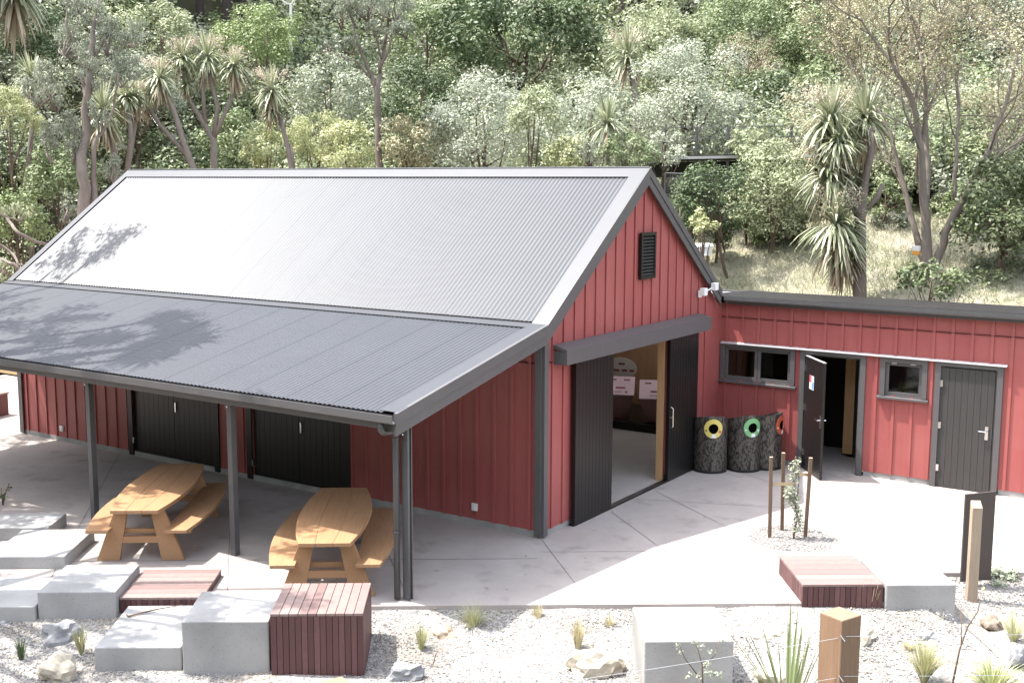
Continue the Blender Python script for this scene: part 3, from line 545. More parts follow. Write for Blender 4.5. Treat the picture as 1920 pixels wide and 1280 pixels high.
# ------------------------------------------------------------------ picnic tables
def picnic():
    t = thing('picnic_table', 'first orange timber picnic table between the left and middle verandah posts', 'picnic table', (0, 0, 0), 0, 'picnic tables under the verandah')
    def plank(xa, bow_l, bow_r, wl, y0, y1, z, th, nplank):
        b = MB(); n = 18; ys = np.linspace(y0, y1, n+1); h = (y1-y0)/2
        cl = lambda y: xa-wl/2-bow_l*(1-(y/h)**2); cr = lambda y: xa+wl/2+bow_r*(1-(y/h)**2)
        for k in range(nplank):
            V = []; F = []
            for y in ys:
                l, r = cl(y), cr(y); g = .0005; V += [(l+(r-l)*k/nplank+g, y, z), (l+(r-l)*(k+1)/nplank-g, y, z), (l+(r-l)*(k+1)/nplank-g, y, z+th), (l+(r-l)*k/nplank+g, y, z+th)]
            for i in range(n):
                for e in range(4): F.append((i*4+e, i*4+(e+1) % 4, i*4+4+(e+1) % 4, i*4+4+e))
            F += [(3, 2, 1, 0), (n*4, n*4+1, n*4+2, n*4+3)]; b.add(V, F, [.0, .3, .12][k % 3])
        return b
    plank(0, .15, .15, .62, -1.27, 1.27, .70, .05, 3).build('tabletop', M['table'], t, bevel=.006)
    for s in (-1, 1):
        plank(s*.51, .0 if s > 0 else .13, .13 if s > 0 else .0, .30, -1.22, 1.22, .42, .045, 1).build('bench_seat', M['table'], t, bevel=.006)
    for y in (-1.02, 1.02):
        for s in (-1, 1):
            b = MB(); P = [(s*.15, y-.035, .699), (s*.32, y-.035, .699), (s*.58, y-.035, 0), (s*.28, y-.035, 0)]; b.prism(P, (0, .07, 0), .3); b.build('leg', M['table'], t, bevel=.005)
        b = MB(); b.box((-.26, y-.03, .24), (.26, y+.03, .33), .6); b.build('cross_rail', M['table'], t, bevel=.004)
        b = MB(); b.box((-.66, y+.037, .35), (.66, y+.08, .419), .5); b.build('seat_bearer', M['table'], t, bevel=.004)
    return t
pt = picnic(); p2 = copy_tree(pt)
pt.location = (-4.52, -2.98, .0); pt.rotation_euler = (0, 0, R(35.3))
p2.location = (-1.53, -2.62, .0); p2.rotation_euler = (0, 0, R(36.3)); p2['label'] = 'second orange timber picnic table just left of the verandah corner post'

# ------------------------------------------------------------------ recycling bins
def bin_(label, x, y, face, plate, rad=.29):
    t = thing('recycling_bin', label, 'bin', (x, y, 0), face, 'recycling bins in the corner')
    n = 48; top = lambda a: .93+.09*math.cos(a+math.pi/2)
    b = MB(); A = [2*math.pi*i/n for i in range(n)]
    V = [(rad*math.cos(a), rad*math.sin(a), .045) for a in A]+[(rad*math.cos(a), rad*math.sin(a), top(a)) for a in A]+[((rad-.02)*math.cos(a), (rad-.02)*math.sin(a), top(a)) for a in A]+[((rad-.02)*math.cos(a), (rad-.02)*math.sin(a), top(a)-.06) for a in A]
    F = [(r*n+i, r*n+(i+1) % n, (r+1)*n+(i+1) % n, (r+1)*n+i) for r in range(3) for i in range(n)]+[tuple(range(3*n, 4*n))]
    b.add(V, F); b.build('body', M['bin'], t, smooth=False)
    b = MB(); b.tube([(0, 0, 0), (0, 0, .044)], rad+.008, n); b.build('base', M['binbase'], t)
    def disc(r0, r1, zc, off, name, m, par, a0=0, a1=2*math.pi):
        b = MB(); k = 40; V = []
        for i in range(k+1):
            a = a0+(a1-a0)*i/k
            for r in (r0, r1):
                x_, z_ = r*math.cos(a), r*math.sin(a); th = x_/(rad+off); V.append(((rad+off)*math.sin(th), -(rad+off)*math.cos(th), zc+z_))
        for i in range(k+1):
            a = a0+(a1-a0)*i/k
            for r in (r0, r1):
                x_, z_ = r*math.cos(a), r*math.sin(a); th = x_/(rad+off); V.append(((rad+.001)*math.sin(th), -(rad+.001)*math.cos(th), zc+z_))
        o = 2*(k+1); F = [(2*i, 2*i+1, 2*i+3, 2*i+2) for i in range(k)]+[(2*i+1, o+2*i+1, o+2*i+3, 2*i+3) for i in range(k)]+[(2*i, 2*i+2, o+2*i+2, o+2*i) for i in range(k)]
        return b.add(V, F).build(name, m, par)
    rg = disc(.088, .168, .80, .016, 'opening_plate', plate, t)
    disc(.0, .090, .80, .004, 'opening', M['hole'], t)  # flat black disc, the dark inside is put into its colour
    disc(.100, .158, .80, .019, 'sticker', M['stk_w'], rg, R(255), R(290))
    disc(.105, .155, .80, .019, 'printed_patch', M['stk_r'] if plate is M['yel'] else M['stk_w'], rg, R(325), R(345))
    disc(.12, .15, .80, .019, 'printed_patch', M['ink'] if plate is M['yel'] else M['stk_w'], rg, R(190), R(200))
bin_('dark round recycling bin with yellow opening ring', .34, 5.04, R(33), M['yel'])
bin_('dark round recycling bin with green opening ring', .80, 5.44, R(52), M['grn'])
bin_('dark round recycling bin with red opening ring facing right', 1.06, 5.80, R(88), M['redp'])

# ------------------------------------------------------------------ sign, stakes, fence, left wall
t = thing('signboard', 'dark panel sign seen from behind on a pale timber post', 'sign', (5.45, 1.45, -.12))
b = MB(); b.prism([(-.10, .12, .09), (.20, .42, .09), (.20, .42, 1.26), (-.10, .12, 1.24)], (.02, -.02, 0)); b.build('panel', M['panelback'], t)
b = MB(); b.box((-.062, -.05, -.1), (.062, .05, 1.16)); b.add([(-.062, -.05, 1.1601), (.062, -.05, 1.1601), (.062, .05, 1.1601), (-.062, .05, 1.1601), (-.062, .05, 1.235), (.062, .05, 1.235)], [(0, 1, 5, 4), (0, 4, 3), (1, 2, 5), (2, 3, 4, 5)])
o = b.build('post', M['greypost'], t, bevel=.006); o.location = (.10, -.13, 0); o.rotation_euler = (0, 0, R(30))
for lab, x, y, h in (('front left brown stake around the young tree', 2.677, 1.874, 1.18), ('rear brown stake behind the young tree', 2.70, 2.30, 1.16), ('right brown stake beside the young tree', 3.10, 2.16, 1.17)):
    t = thing('tree_stake', lab, 'stake', (x, y, 0), 0, 'stakes round the young tree')
    b = MB(); b.box((-.024, -.024, -.05), (.024, .024, h)); o = b.build('shaft', M['stake'], t); o.rotation_euler = (R(1.2), R(1.5 if x > 3 else -1), .5)
    b = MB(); b.box((-.024, -.024, h+.0005), (.024, .024, h+.004)); o = b.build('cut_top', M['greypost'], t); o.rotation_euler = (R(1.2), R(1.5 if x > 3 else -1), .5)
fence = thing('wire_fence', 'square pine post and wire fence along the near bank', 'fence', (6.98, -8.62, 1.9))
def fpost(c, top, rz):
    b = MB(); b.box((-.0625, -.0625, 0), (.0625, .0625, top-1.7)); o = b.build('post', M['post'], fence, bevel=.005); o.location = (c[0]-6.98, c[1]+8.62, -.2); o.rotation_euler = (0, 0, rz); return o
PA, PB, PC = np.array([6.985, -8.70, 3.165]), np.array([4.97, -9.72, 2.715]), np.array([9.3, -7.5, 3.4])
fpost(PA, PA[2], YAW+R(34)); fpost(PB, PB[2]-.0, YAW+R(34)); fpost(PC, PC[2], YAW+R(34))
for dz in (.075, .255, .44):
    b = MB(); o = fence.location; pts = []
    for a, c in ((PB, PA), (PA, PC)):
        for i in range(9):
            f = i/8; q = a*(1-f)+c*f; pts.append((q[0]-o[0]+.052, q[1]-o[1]-.052, q[2]-o[2]-dz-.03*math.sin(math.pi*f)))
    b.tube(pts, .0011, 5); b.build('wire', M['wire'], fence)
    b = MB(); b.tube([(PA[0]-o[0]+.03, PA[1]-o[1]-.09, PA[2]-o[2]-dz+.012), (PA[0]-o[0]+.05, PA[1]-o[1]-.087, PA[2]-o[2]-dz-.012)], .003, 5); b.build('staple', M['wire'], fence)
b = MB(); b.box((-21.5, 4.0, -.1), (-16.9, 4.2, .72)); b.cur = 1; b.box((-21.5, 3.97, -.1), (-16.9, 3.998, .03)); o = b.build('retaining_wall', [M['tan'], M['hole']]); tag(o, 'low sunlit tan timber retaining wall beyond the barn', 'wall')

# ------------------------------------------------------------------ plants
def unit(n, rg):
    v = rg.normal(size=(n, 3)); return v/np.linalg.norm(v, axis=1, keepdims=True)
def leaf_cloud(b, cen, rad, n, size, rg, upb=.5, asp=.5, flat=1.0, shell=.45, droop=0.):
    cen = np.asarray(cen, float); rad = np.asarray(rad, float); wgt = rad**2; k = rg.choice(len(cen), n, p=wgt/wgt.sum())
    d = unit(n, rg); d[:, 2] = np.where((d[:, 2] < -.35) & (rg.random(n) < .7), -d[:, 2], d[:, 2])
    r = rad[k]*(shell+(1-shell)*rg.random(n)**.6); P = cen[k]+d*r[:, None]*np.array([1, 1, flat])
    nn = d*.95+np.array([0, 0, upb+.1])+rg.normal(size=(n, 3))*.42; nn /= np.linalg.norm(nn, axis=1, keepdims=True)
    tt = np.cross(nn, rg.normal(size=(n, 3))); tt[:, 2] -= droop; tt /= np.linalg.norm(tt, axis=1, keepdims=True); bb = np.cross(nn, tt)
    s = size*(.6+.8*rg.random(n))[:, None]
    V = np.stack([P-tt*s*.5, P+bb*s*asp*.5, P+tt*s*.5, P-bb*s*asp*.5], 1).reshape(-1, 3)
    kt = rg.random(len(cen)); T = np.clip(.45*kt[k]+.55*rg.random(n), 0, 1)
    b.quads(V, T)
def crown_clumps(c, rx, ry, rz, n, rg, low=-.45, hollow=.5):
    d = unit(n*3, rg); d = d[d[:, 2] > low][:n]; f = hollow+(1-hollow)*rg.random(len(d))**.7
    return np.asarray(c)+d*f[:, None]*np.array([rx, ry, rz])*.97
def wiggle(a, c, k, amp, rg):
    a = np.asarray(a, float); c = np.asarray(c, float); t = np.linspace(0, 1, k)[:, None]; p = a+(c-a)*t
    o = np.cumsum(rg.normal(size=(k, 3)), 0)*amp; o -= o[0]+(o[-1]-o[0])*t; return p+o
NT = [0]
def tree(name, label, cat, px, py, rpx, rpy, depth, leaf, bark='bark_brown', group=None, size=5.8, dens=3.0, nclump=None, cl=.30, trunk=None, asp=.5, hollow=.5, droop=0., tw=.045, upb=.5, low=-.45, limbs=7):
    NT[0] += 1; rg = np.random.default_rng(1000+NT[0]); m = depth/FPX; c = at(px, py, depth); rx, rz = rpx*m, rpy*m
    base = np.array([c[0], c[1], float(hz(c[0], c[1]))])
    if trunk is not None: q = at(trunk[0], trunk[1], depth); base = np.array([q[0], q[1], min(q[2], float(hz(q[0], q[1])))-.1])
    if base[2] > c[2]-.3: base[2] = c[2]-rz-.3
    t = thing(name, label, cat, base, 0, group)
    n = nclump or int(16+rpx*rpy/170); cc = crown_clumps(c, rx, min(rx, 1.3*rz+.5), rz, n, rg, low, hollow)
    rr = cl*(rx*rz)**.5*(.6+.8*rg.random(len(cc)))*min(1., (30/n)**.33+.2)
    b = MB(); leaf_cloud(b, cc, rr, int(dens*3.14*rpx*rpy/(size*size*asp*.55)), size*m, rg, asp=asp, droop=droop, upb=upb)
    b.build('crown', M['lf_'+leaf], t, off=base)
    b = MB(); r0 = max(.03, tw*rz+.02); j = base+(c-base)*.45; b.tube(wiggle(base-(0, 0, .15), c+(0, 0, rz*.3), 7, .05*rz, rg), np.linspace(r0, r0*.35, 7), 7)
    for q in cc[:limbs]:
        f = .35+.5*rg.random(); s = base+(c-base)*f; b.tube(wiggle(s, q, 5, .06*rx, rg), np.linspace(r0*.5, r0*.12, 5), 5)
    b.build('trunk', M[bark], t, off=base, smooth=True)
    return t
def blades(b, c, n, h, wd, rg, spread=.5, curve=.5, seg=3, up0=.0, tint=None):
    c = np.asarray(c, float)
    for i in range(n):
        a = rg.random()*2*math.pi; sp = spread*(.15+.85*rg.random()); ln = h*(.6+.4*rg.random()); d = np.array([math.cos(a), math.sin(a), 0]); sd = np.array([-d[1], d[0], 0])
        p = c+d*rg.random()*wd*2.5; v = d*sp+np.array([0, 0, 1.0]); v /= np.linalg.norm(v); V = []
        for k in range(seg+1):
            f = k/seg; w_ = wd*(1-f**1.6)*.5+.0006; V += [p-sd*w_, p+sd*w_]; p = p+v*ln/seg; v = v+d*curve*sp/seg-np.array([0, 0, curve*(.25+sp)*1.1/seg]); v /= np.linalg.norm(v)
        b.add(V, [(2*k, 2*k+1, 2*k+3, 2*k+2) for k in range(seg)], (rg.random() if tint is None else tint))
def cab_head(b, fl, dead, c, Rr, n, rg, flower=False, skirt=0., axis=(0, 0, 1)):
    ax = np.asarray(axis, float); ax /= np.linalg.norm(ax)
    for i in range(n+int(n*skirt)):
        isdead = i >= n; a = rg.random()*2*math.pi
        el = (1.45-2.1*rg.random()**.9) if not isdead else -.5-.75*rg.random()
        d = np.array([math.cos(a), math.sin(a), 0]); v = d*math.cos(el)+ax*math.sin(el); v /= np.linalg.norm(v); sd = np.cross(v, (0, 0, 1.)); sd /= np.linalg.norm(sd)+1e-6
        ln = Rr*(.8+.35*rg.random())*(1 if not isdead else 1.0); w0 = .046+.016*rg.random(); p = np.asarray(c, float)+ax*(.12*rg.random() if not isdead else -.25*rg.random()); V = []; seg = 4; g = (.16+.28*rg.random()) if el < .9 else .08
        for k in range(seg+1):
            f = k/seg; w_ = w0*(.55+.9*f*(1-f)*2-.5*f**3)*.5+.001; V += [p-sd*w_, p+sd*w_]; p = p+v*ln/seg; v = v-np.array([0, 0, g]); v /= np.linalg.norm(v)
        (dead if isdead else b).add(V, [(2*k, 2*k+1, 2*k+3, 2*k+2) for k in range(seg)], rg.random())
    if flower:
        for i in range(16):
            a = rg.random()*2*math.pi; d = np.array([math.cos(a)*.6, math.sin(a)*.6, .6+.5*rg.random()]); d /= np.linalg.norm(d); p = np.asarray(c, float)+d*Rr*.35
            leaf_cloud(fl, [p+d*Rr*.3, p+d*Rr*.45, p+d*Rr*.6], [Rr*.13]*3, 60, .035, rg, asp=.6)
def cabbage(label, depth, heads, stems, seed, group='cabbage trees', n=110, bark='bark_pale', hs=1.5, sk=.26):
    rg = np.random.default_rng(seed); m = depth/FPX; P = lambda x, y: at(x, y, depth)
    b0 = P(*stems[0][0][:2]); g = float(hz(b0[0], b0[1])); base = np.array([b0[0], b0[1], min(g, b0[2]-.05)])
    t = thing('cabbage_tree', label, 'cabbage tree', base, 0, group)
    lv, fl, dd, tr = MB(), MB(), MB(), MB()
    for st in stems:
        pts = [P(x, y) for x, y, _ in st]; rads = [r*m for _, _, r in st]
        if st is stems[0]: pts = [np.array([pts[0][0], pts[0][1], base[2]-.2])]+pts; rads = [rads[0]*1.15]+rads
        tr.tube(pts, rads, 9)
    for h in heads:
        x, y, r = h[:3]; cab_head(lv, fl, dd, P(x, y)+fw*rg.normal()*.15, r*m*hs, int(n*1.25), rg, 'f' in h[3:], sk if 's' in h[3:] else .06)
    lv.build('leaves', M['lf_cab'], t, off=base); tr.build('trunk', M[bark], t, off=base, smooth=True)
    if dd.n: dd.build('dead_leaves', M['lf_dead'], t, off=base)
    if fl.n: fl.build('flowers', M['lf_flower'], t, off=base)
    return t

# ------------------------------------------------------------------ hillside vegetation: named trees and shrubs
G1, G2 = 'trees on the hillside', 'shrubs behind the barn'
tree('shrub', 'pale yellow-green shrub just left of the slim bare trunk behind the ridge', 'shrub', 650, 285, 62, 52, 34, 'lime', group=G2, low=-.95)
tree('shrub', 'brownish olive shrub right of the slim bare trunk behind the ridge', 'shrub', 775, 272, 62, 55, 33, 'brownish', group=G2, low=-.95)
tree('olive_tree', 'wide silver-leaved tree behind the middle of the barn ridge', 'tree', 905, 245, 112, 100, 33, 'silver', group=G1, size=5, low=-.95, nclump=70)
tree('small_tree', 'upright green-gold small tree with thin trunk in front of the silver tree', 'tree', 1003, 225, 58, 62, 29.5, 'pale', group=G1, trunk=(986, 318), tw=.03)
tree('olive_tree', 'silver-grey bushy tree under the spiky cabbage head left of the gable peak', 'tree', 1110, 240, 88, 92, 32, 'silver', group=G1, size=5, low=-.95, nclump=60)
tree('olive_tree', 'tall silver-grey tree rising behind the gable peak', 'tree', 1290, 190, 105, 120, 33, 'silver', group=G1, size=5, low=-.9, nclump=80)
tree('shrub', 'small bright green shrub behind the right end of the ridge', 'shrub', 1175, 290, 55, 42, 29, 'green', group=G2, low=-.95)
tree('shrub', 'small yellow-green shrub behind the ridge at the thin trunk', 'shrub', 1070, 295, 52, 36, 29, 'lime', group=G2, low=-.95)
tree('shrub', 'yellow-green shrub beside the leaning cabbage tree stem behind the ridge', 'shrub', 500, 282, 52, 42, 36, 'lime', group=G2, low=-.95)
tree('shrub', 'feathery light green shrub between leaning cabbage stem and slim trunk', 'shrub', 592, 265, 55, 56, 36, 'lime', low=-.95, group=G2, size=4.5, asp=.3)
tree('broadleaf_tree', 'soft olive-green tree behind the feathery light green shrub', 'tree', 618, 180, 88, 70, 40, 'olive', group=G1, low=-.95)
tree('broadleaf_tree', 'grey-green tree low between the forked cabbage trees', 'tree', 440, 270, 70, 60, 41, 'green', group=G1, low=-.95)
tree('broadleaf_tree', 'dark glossy tree behind the slim bare trunk', 'tree', 790, 200, 80, 80, 40, 'dark', group=G1)
tree('broadleaf_tree', 'largest dark green tree high above the barn ridge', 'tree', 975, 85, 165, 130, 45, 'dark', group=G1, size=8, nclump=60, cl=.22, dens=3.4)
tree('broadleaf_tree', 'bright green spreading tree top left of the grey gum crown', 'tree', 500, 95, 100, 75, 45, 'bright', group=G1, nclump=45, cl=.28)
tree('broadleaf_tree', 'yellowish green tree between grey gum crown and largest dark tree', 'tree', 800, 85, 85, 75, 46.5, 'green', group=G1)
tree('broadleaf_tree', 'pale green tree under the thickest dark trunk at the top', 'tree', 1235, 72, 85, 58, 44, 'pale', group=G1)
tree('broadleaf_tree', 'big green tree right of the thickest dark trunk', 'tree', 1395, 95, 135, 95, 44, 'green', group=G1, nclump=60, cl=.27)
tree('broadleaf_tree', 'dark green tree behind the tall silver tree, right side', 'tree', 1440, 210, 90, 70, 38, 'dark', group=G1, nclump=40, cl=.28)
tree('broadleaf_tree', 'mid green tree behind the upper heads of the big cabbage tree', 'tree', 1540, 110, 85, 85, 42, 'green', group=G1)
tree('broadleaf_tree', 'yellow-green leafy tree top left beside two dark trunks', 'tree', 300, 75, 80, 62, 44, 'pale', group=G1)
tree('broadleaf_tree', 'blue-green dark tree in the top left corner', 'tree', 60, 85, 85, 70, 40, 'dark', group=G1)
tree('shrub', 'yellow-green feathery shrub at the left edge level with the cabbage heads', 'shrub', 18, 225, 55, 52, 31, 'lime', group=G2, size=4.5, asp=.3)
tree('shrub', 'green broadleaf shrub at the left edge beside the barn roof corner', 'shrub', 30, 430, 65, 70, 31, 'bright', group=G2, size=8)
tree('shrub', 'grey-green shrub below the gum trunk at the barn roof corner', 'shrub', 110, 345, 75, 65, 34, 'green', group=G2, size=7)
tree('broadleaf_tree', 'dense dark green tree behind the chain link fence and gable', 'tree', 1340, 372, 80, 68, 27.5, 'dark', group=G1, trunk=(1373, 432), tw=.03)
tree('broadleaf_tree', 'glossy light green bushy tree left of the big cabbage tree', 'tree', 1452, 362, 82, 86, 28.5, 'pale', group=G1, low=-.95, dens=3.8)
tree('shrub', 'pale yellow-green shrub close behind the gable slope', 'shrub', 1318, 425, 26, 32, 25.5, 'lime', group=G2)
tree('laurel_tree', 'dense glossy green tree at the right picture edge above the annex', 'tree', 1880, 425, 98, 145, 25, 'glossy', group=G1, size=9, dens=4., nclump=80, cl=.26, low=-.95)
tree('shrub', 'round glossy shrub at the foot of the orange-tinged bare tree', 'shrub', 1748, 526, 60, 40, 22.6, 'glossy', group=G2, size=9, dens=4.5, low=-.9)
tree('broadleaf_tree', 'light green tree behind the right branches of the orange-tinged tree', 'tree', 1830, 255, 95, 85, 33, 'pale', group=G1)
tree('shrub', 'light green shrub between the cabbage trunk and the forked grey stems', 'shrub', 1690, 330, 60, 62, 30, 'pale', group=G2)
tree('broadleaf_tree', 'olive green tree filling behind the crown of the orange-tinged tree', 'tree', 1720, 90, 120, 100, 42, 'olive', group=G1)
tree('broadleaf_tree', 'dull green tree in the top right corner', 'tree', 1890, 80, 90, 100, 40, 'gum', group=G1)
tree('small_tree', 'bare twiggy grey shrub tree on the slope left of the big cabbage tree', 'tree', 1400, 120, 60, 55, 39, 'dead', group=G1, dens=.6, size=5, asp=.2)
tree('broadleaf_tree', 'grey-green tree right behind the leftmost cabbage tree heads', 'tree', 255, 180, 85, 75, 41, 'gum', group=G1)
tree('broadleaf_tree', 'shaded green tree between gum trunk and left picture edge', 'tree', 70, 310, 75, 60, 38, 'green', group=G1)
tree('shrub', 'light green shrub at the back of the grass bank left of the big cabbage tree', 'shrub', 1400, 390, 50, 32, 29.5, 'pale', group=G2, low=-.9)
tree('shrub', 'mid green shrub just left of the lower heads of the big cabbage tree', 'shrub', 1500, 385, 45, 38, 29, 'green', group=G2, low=-.9)
tree('shrub', 'mid green shrub between the cabbage trunk and the orange-tinged tree base', 'shrub', 1660, 375, 42, 36, 29, 'green', group=G2, low=-.9)
tree('shrub', 'dark shrub under the chain link panel behind the gable slope', 'shrub', 1275, 400, 42, 46, 27, 'dark', group=G2, low=-.9)
tree('shrub', 'leafy green shrub right of the orange-tinged tree base', 'shrub', 1810, 400, 45, 52, 28, 'bright', group=G2, low=-.9)
for k_, (x_, y_, rx_, ry_, d_, lf_, lab_) in enumerate(((1345, 402, 46, 30, 28.6, 'dark', 'low dark shrub at the top of the bank beneath the dense dark green tree'), (1420, 408, 46, 26, 29.4, 'green', 'low green shrub at the top of the bank left of the big cabbage tree'), (1488, 408, 46, 28, 29.0, 'pale', 'low pale shrub at the top of the bank beside the lower cabbage heads'), (1672, 402, 40, 30, 29.2, 'gum', 'low grey-green shrub between the cabbage trunk and forked grey stems'), (1760, 398, 44, 34, 29.4, 'pale', 'low pale shrub behind the stems of the orange-tinged tree'), (1835, 372, 60, 52, 30, 'green', 'green bush behind the right stems of the orange-tinged tree'), (1300, 372, 40, 40, 28.2, 'dark', 'dark bush behind the chain link panel and gable'))):
    tree('shrub', lab_, 'shrub', x_, y_+16, rx_, ry_+12, d_, lf_, group=G2, low=-.95, dens=4.2, upb=.3)
tree('shrub', 'silver-leaved shrub in front of the left end of the boardwalk', 'shrub', 1245, 282, 40, 34, 29.6, 'silver', group=G2, size=5, low=-.9)
tree('shrub', 'light green shrub overlapping the middle of the boardwalk', 'shrub', 1405, 278, 42, 40, 29.8, 'pale', group=G2, low=-.9)
# slim and gum trees: long trunk, thin high crown
def gum(label, depth, stems, blobs, leaf, seed, bark_='bark_grey', size=6, dens=2.3, name='gum_tree', asp=.28):
    rg = np.random.default_rng(seed); m = depth/FPX; P = lambda x, y: at(x, y, depth); b0 = P(*stems[0][0][:2]); base = np.array([b0[0], b0[1], min(float(hz(b0[0], b0[1])), b0[2]-.05)])
    t = thing(name, label, 'tree', base, 0, G1); tr = MB(); lv = MB()
    for si, st in enumerate(stems):
        pts = [P(x, y)+fw*(rg.normal()*.2 if i else 0) for i, (x, y, _) in enumerate(st)]; rads = [r*m*.78 for *_, r in st]
        if si == 0: pts = [np.array([*pts[0][:2], base[2]-.2])]+pts; rads = [rads[0]*1.1]+rads
        pp = []; rr = []
        for i in range(len(pts)-1):
            seg = wiggle(pts[i], pts[i+1], 5, .035, rg); pp += list(seg[:-1]); rr += list(np.linspace(rads[i], rads[i+1], 5)[:-1])
        pp.append(pts[-1]); rr.append(rads[-1]); tr.tube(pp, rr, 8)
    for x, y, rx, ry in blobs:
        c = P(x, y)+fw*rg.normal()*.5; k = max(5, int(rx*ry/90)); cc = crown_clumps(c, rx*m, rx*m, ry*m, k, rg, -.9, .15); leaf_cloud(lv, cc, np.full(len(cc), .30*(rx*ry)**.5*m), int(dens*3.14*rx*ry/(size*size*asp*.55)*.9), size*m, rg, asp=asp, droop=1.2, shell=.1)
        for q in cc[:max(3, k//3)]:
            s = P(x, y+ry*.8); tr.tube(wiggle(s, q, 4, .08, rg), np.linspace(.028, .008, 4), 4)
    tr.build('trunk', M[bark_], t, off=base, smooth=True); lv.build('crown', M['lf_'+leaf], t, off=base); return t
gum('slim bare-trunked grey gum tree standing behind the middle of the ridge', 33, [[(715, 330, 8), (710, 230, 7.5), (708, 175, 7), (712, 120, 5), (722, 60, 4), (730, -20, 2.5)], [(708, 180, 5.5), (690, 130, 4), (668, 75, 3), (650, 10, 2), (645, -30, 1.5)], [(700, 160, 3), (672, 120, 2.2), (640, 110, 1.2), (610, 95, .8)], [(712, 140, 3.5), (735, 90, 3), (742, 30, 2), (748, -30, 1.5)], [(716, 110, 2.5), (700, 60, 2), (695, 0, 1.5)]],
    [(690, 15, 60, 34), (740, 10, 50, 40), (640, 30, 42, 34), (720, 62, 34, 26), (660, 85, 30, 22), (762, 50, 30, 30), (615, 80, 26, 20)], 'gum', 51)
gum('tall flaky-barked gum tree rising at the left end of the barn roof', 30, [[(160, 420, 15), (158, 330, 13), (162, 250, 11), (165, 170, 9), (172, 90, 7), (180, 20, 5), (186, -40, 3)], [(172, 420, 9), (172, 330, 7), (180, 260, 5), (205, 200, 3), (225, 140, 2)], [(162, 190, 5), (140, 120, 4), (128, 50, 3), (120, -20, 2)], [(168, 120, 4), (195, 70, 3), (215, 30, 2)]],
    [(120, 60, 50, 60), (200, 60, 52, 55), (160, 10, 60, 30), (230, 130, 34, 40), (105, 170, 36, 50), (140, 260, 30, 60), (95, 265, 26, 50), (210, 300, 26, 50), (120, 380, 30, 40), (165, 130, 40, 50), (185, 220, 26, 40), (75, 170, 40, 40), (240, 60, 36, 36)], 'gum', 52, 'bark_pale', dens=1.9)
gum('thin crooked branches reaching in at the left edge beside the roof corner', 29.5, [[(-40, 560, 7), (-10, 480, 5), (30, 495, 4), (60, 520, 3)], [(-20, 380, 5), (10, 405, 4.5), (50, 440, 4), (90, 460, 3)], [(-40, 430, 4), (5, 470, 3.5), (45, 498, 3)]], [(40, 395, 40, 26), (20, 500, 30, 24)], 'pale', 53, 'bark_pale', size=8, asp=.5, name='small_tree')
# orange-tinged deciduous tree, right: recursive twigs
def bare_tree(label, depth, stems, seed):
    rg = np.random.default_rng(seed); m = depth/FPX; P = lambda x, y: at(x, y, depth); b0 = P(1742, 520); base = np.array([b0[0], b0[1], float(hz(b0[0], b0[1]))-.05])
    t = thing('coral_tree', label, 'tree', base, 0, G1); tr = MB(); lv = MB(); tips = []
    def grow(p, d, ln, r, lev):
        k = 4; pts = [p]; 
        for i in range(k): d = d+rg.normal(size=3)*.13+np.array([0, 0, .05]); d /= np.linalg.norm(d); pts.append(pts[-1]+d*ln/k)
        tr.tube(pts, np.linspace(r, r*.6, k+1), 6 if lev < 2 else 3, cap=False)
        if lev >= 4 or r < .0035: tips.append(pts[-1]); tips.append(pts[-2]); return
        for i in range(3 if lev < 2 else 4):
            q = pts[-1] if i == 0 else pts[rg.integers(2, k+1)]; dd = d+rg.normal(size=3)*(.36+.05*lev)+np.array([0, 0, .12]); dd /= np.linalg.norm(dd); grow(q, dd, ln*(.62+.2*rg.random()), r*.58, lev+1)
    for st in stems:
        pts = [P(x, y)+fw*o for x, y, _, o in st]; rads = [r*m*.72 for _, _, r, _ in st]; pp = []; rr = []
        for i in range(len(pts)-1): pp += list(wiggle(pts[i], pts[i+1], 5, .02, rg)[:-1]); rr += list(np.linspace(rads[i], rads[i+1], 5)[:-1])
        pp.append(pts[-1]); rr.append(rads[-1]); tr.tube(pp, rr, 8)
        for f in (1.0, 1.0, .8, .62, .45):
            i = int(f*(len(pp)-1)); d = pp[i]-pp[max(i-3, 0)]; d = d/np.linalg.norm(d)+rg.normal(size=3)*(.3 if f == 1 else .55); d /= np.linalg.norm(d); grow(pp[i], d, 1.25+.5*rg.random(), rr[i]*(.8 if f == 1 else .45), 1)
    tips = np.array(tips); leaf_cloud(lv, tips, np.full(len(tips), .26), 42000, .052, rg, asp=.6, shell=0.)
    tr.build('trunk', M['bark_pale'], t, off=base, smooth=True); lv.build('crown', M['lf_orange'], t, off=base); return t
bare_tree('sparse orange-tinged multi-stemmed grey tree above the annex roof', 25.5, [
    [(1742, 545, 18, 0), (1738, 480, 14, 0), (1732, 380, 11, 0), (1722, 290, 9, -.2), (1700, 200, 7, -.4), (1655, 130, 5, -.6)],
    [(1740, 510, 10, .1), (1722, 420, 8, .3), (1705, 330, 7, .5), (1690, 250, 6, .6), (1668, 190, 4, .8)],
    [(1748, 520, 12, 0), (1765, 440, 10, -.2), (1800, 360, 9, -.4), (1835, 290, 7, -.6), (1860, 210, 5, -.7), (1880, 120, 3.5, -.8)],
    [(1766, 440, 8, 0), (1830, 370, 7, .3), (1880, 310, 6, .5), (1940, 250, 5, .7)],
    [(1735, 420, 8, 0), (1745, 300, 7, .2), (1745, 200, 6, .3), (1760, 110, 4, .5)],
    [(1790, 375, 6, 0), (1800, 280, 5, .2), (1808, 190, 4.5, .3), (1800, 90, 3, .4)],
    [(1722, 300, 5, 0), (1725, 200, 4, -.4), (1710, 110, 3, -.5)]], 61)
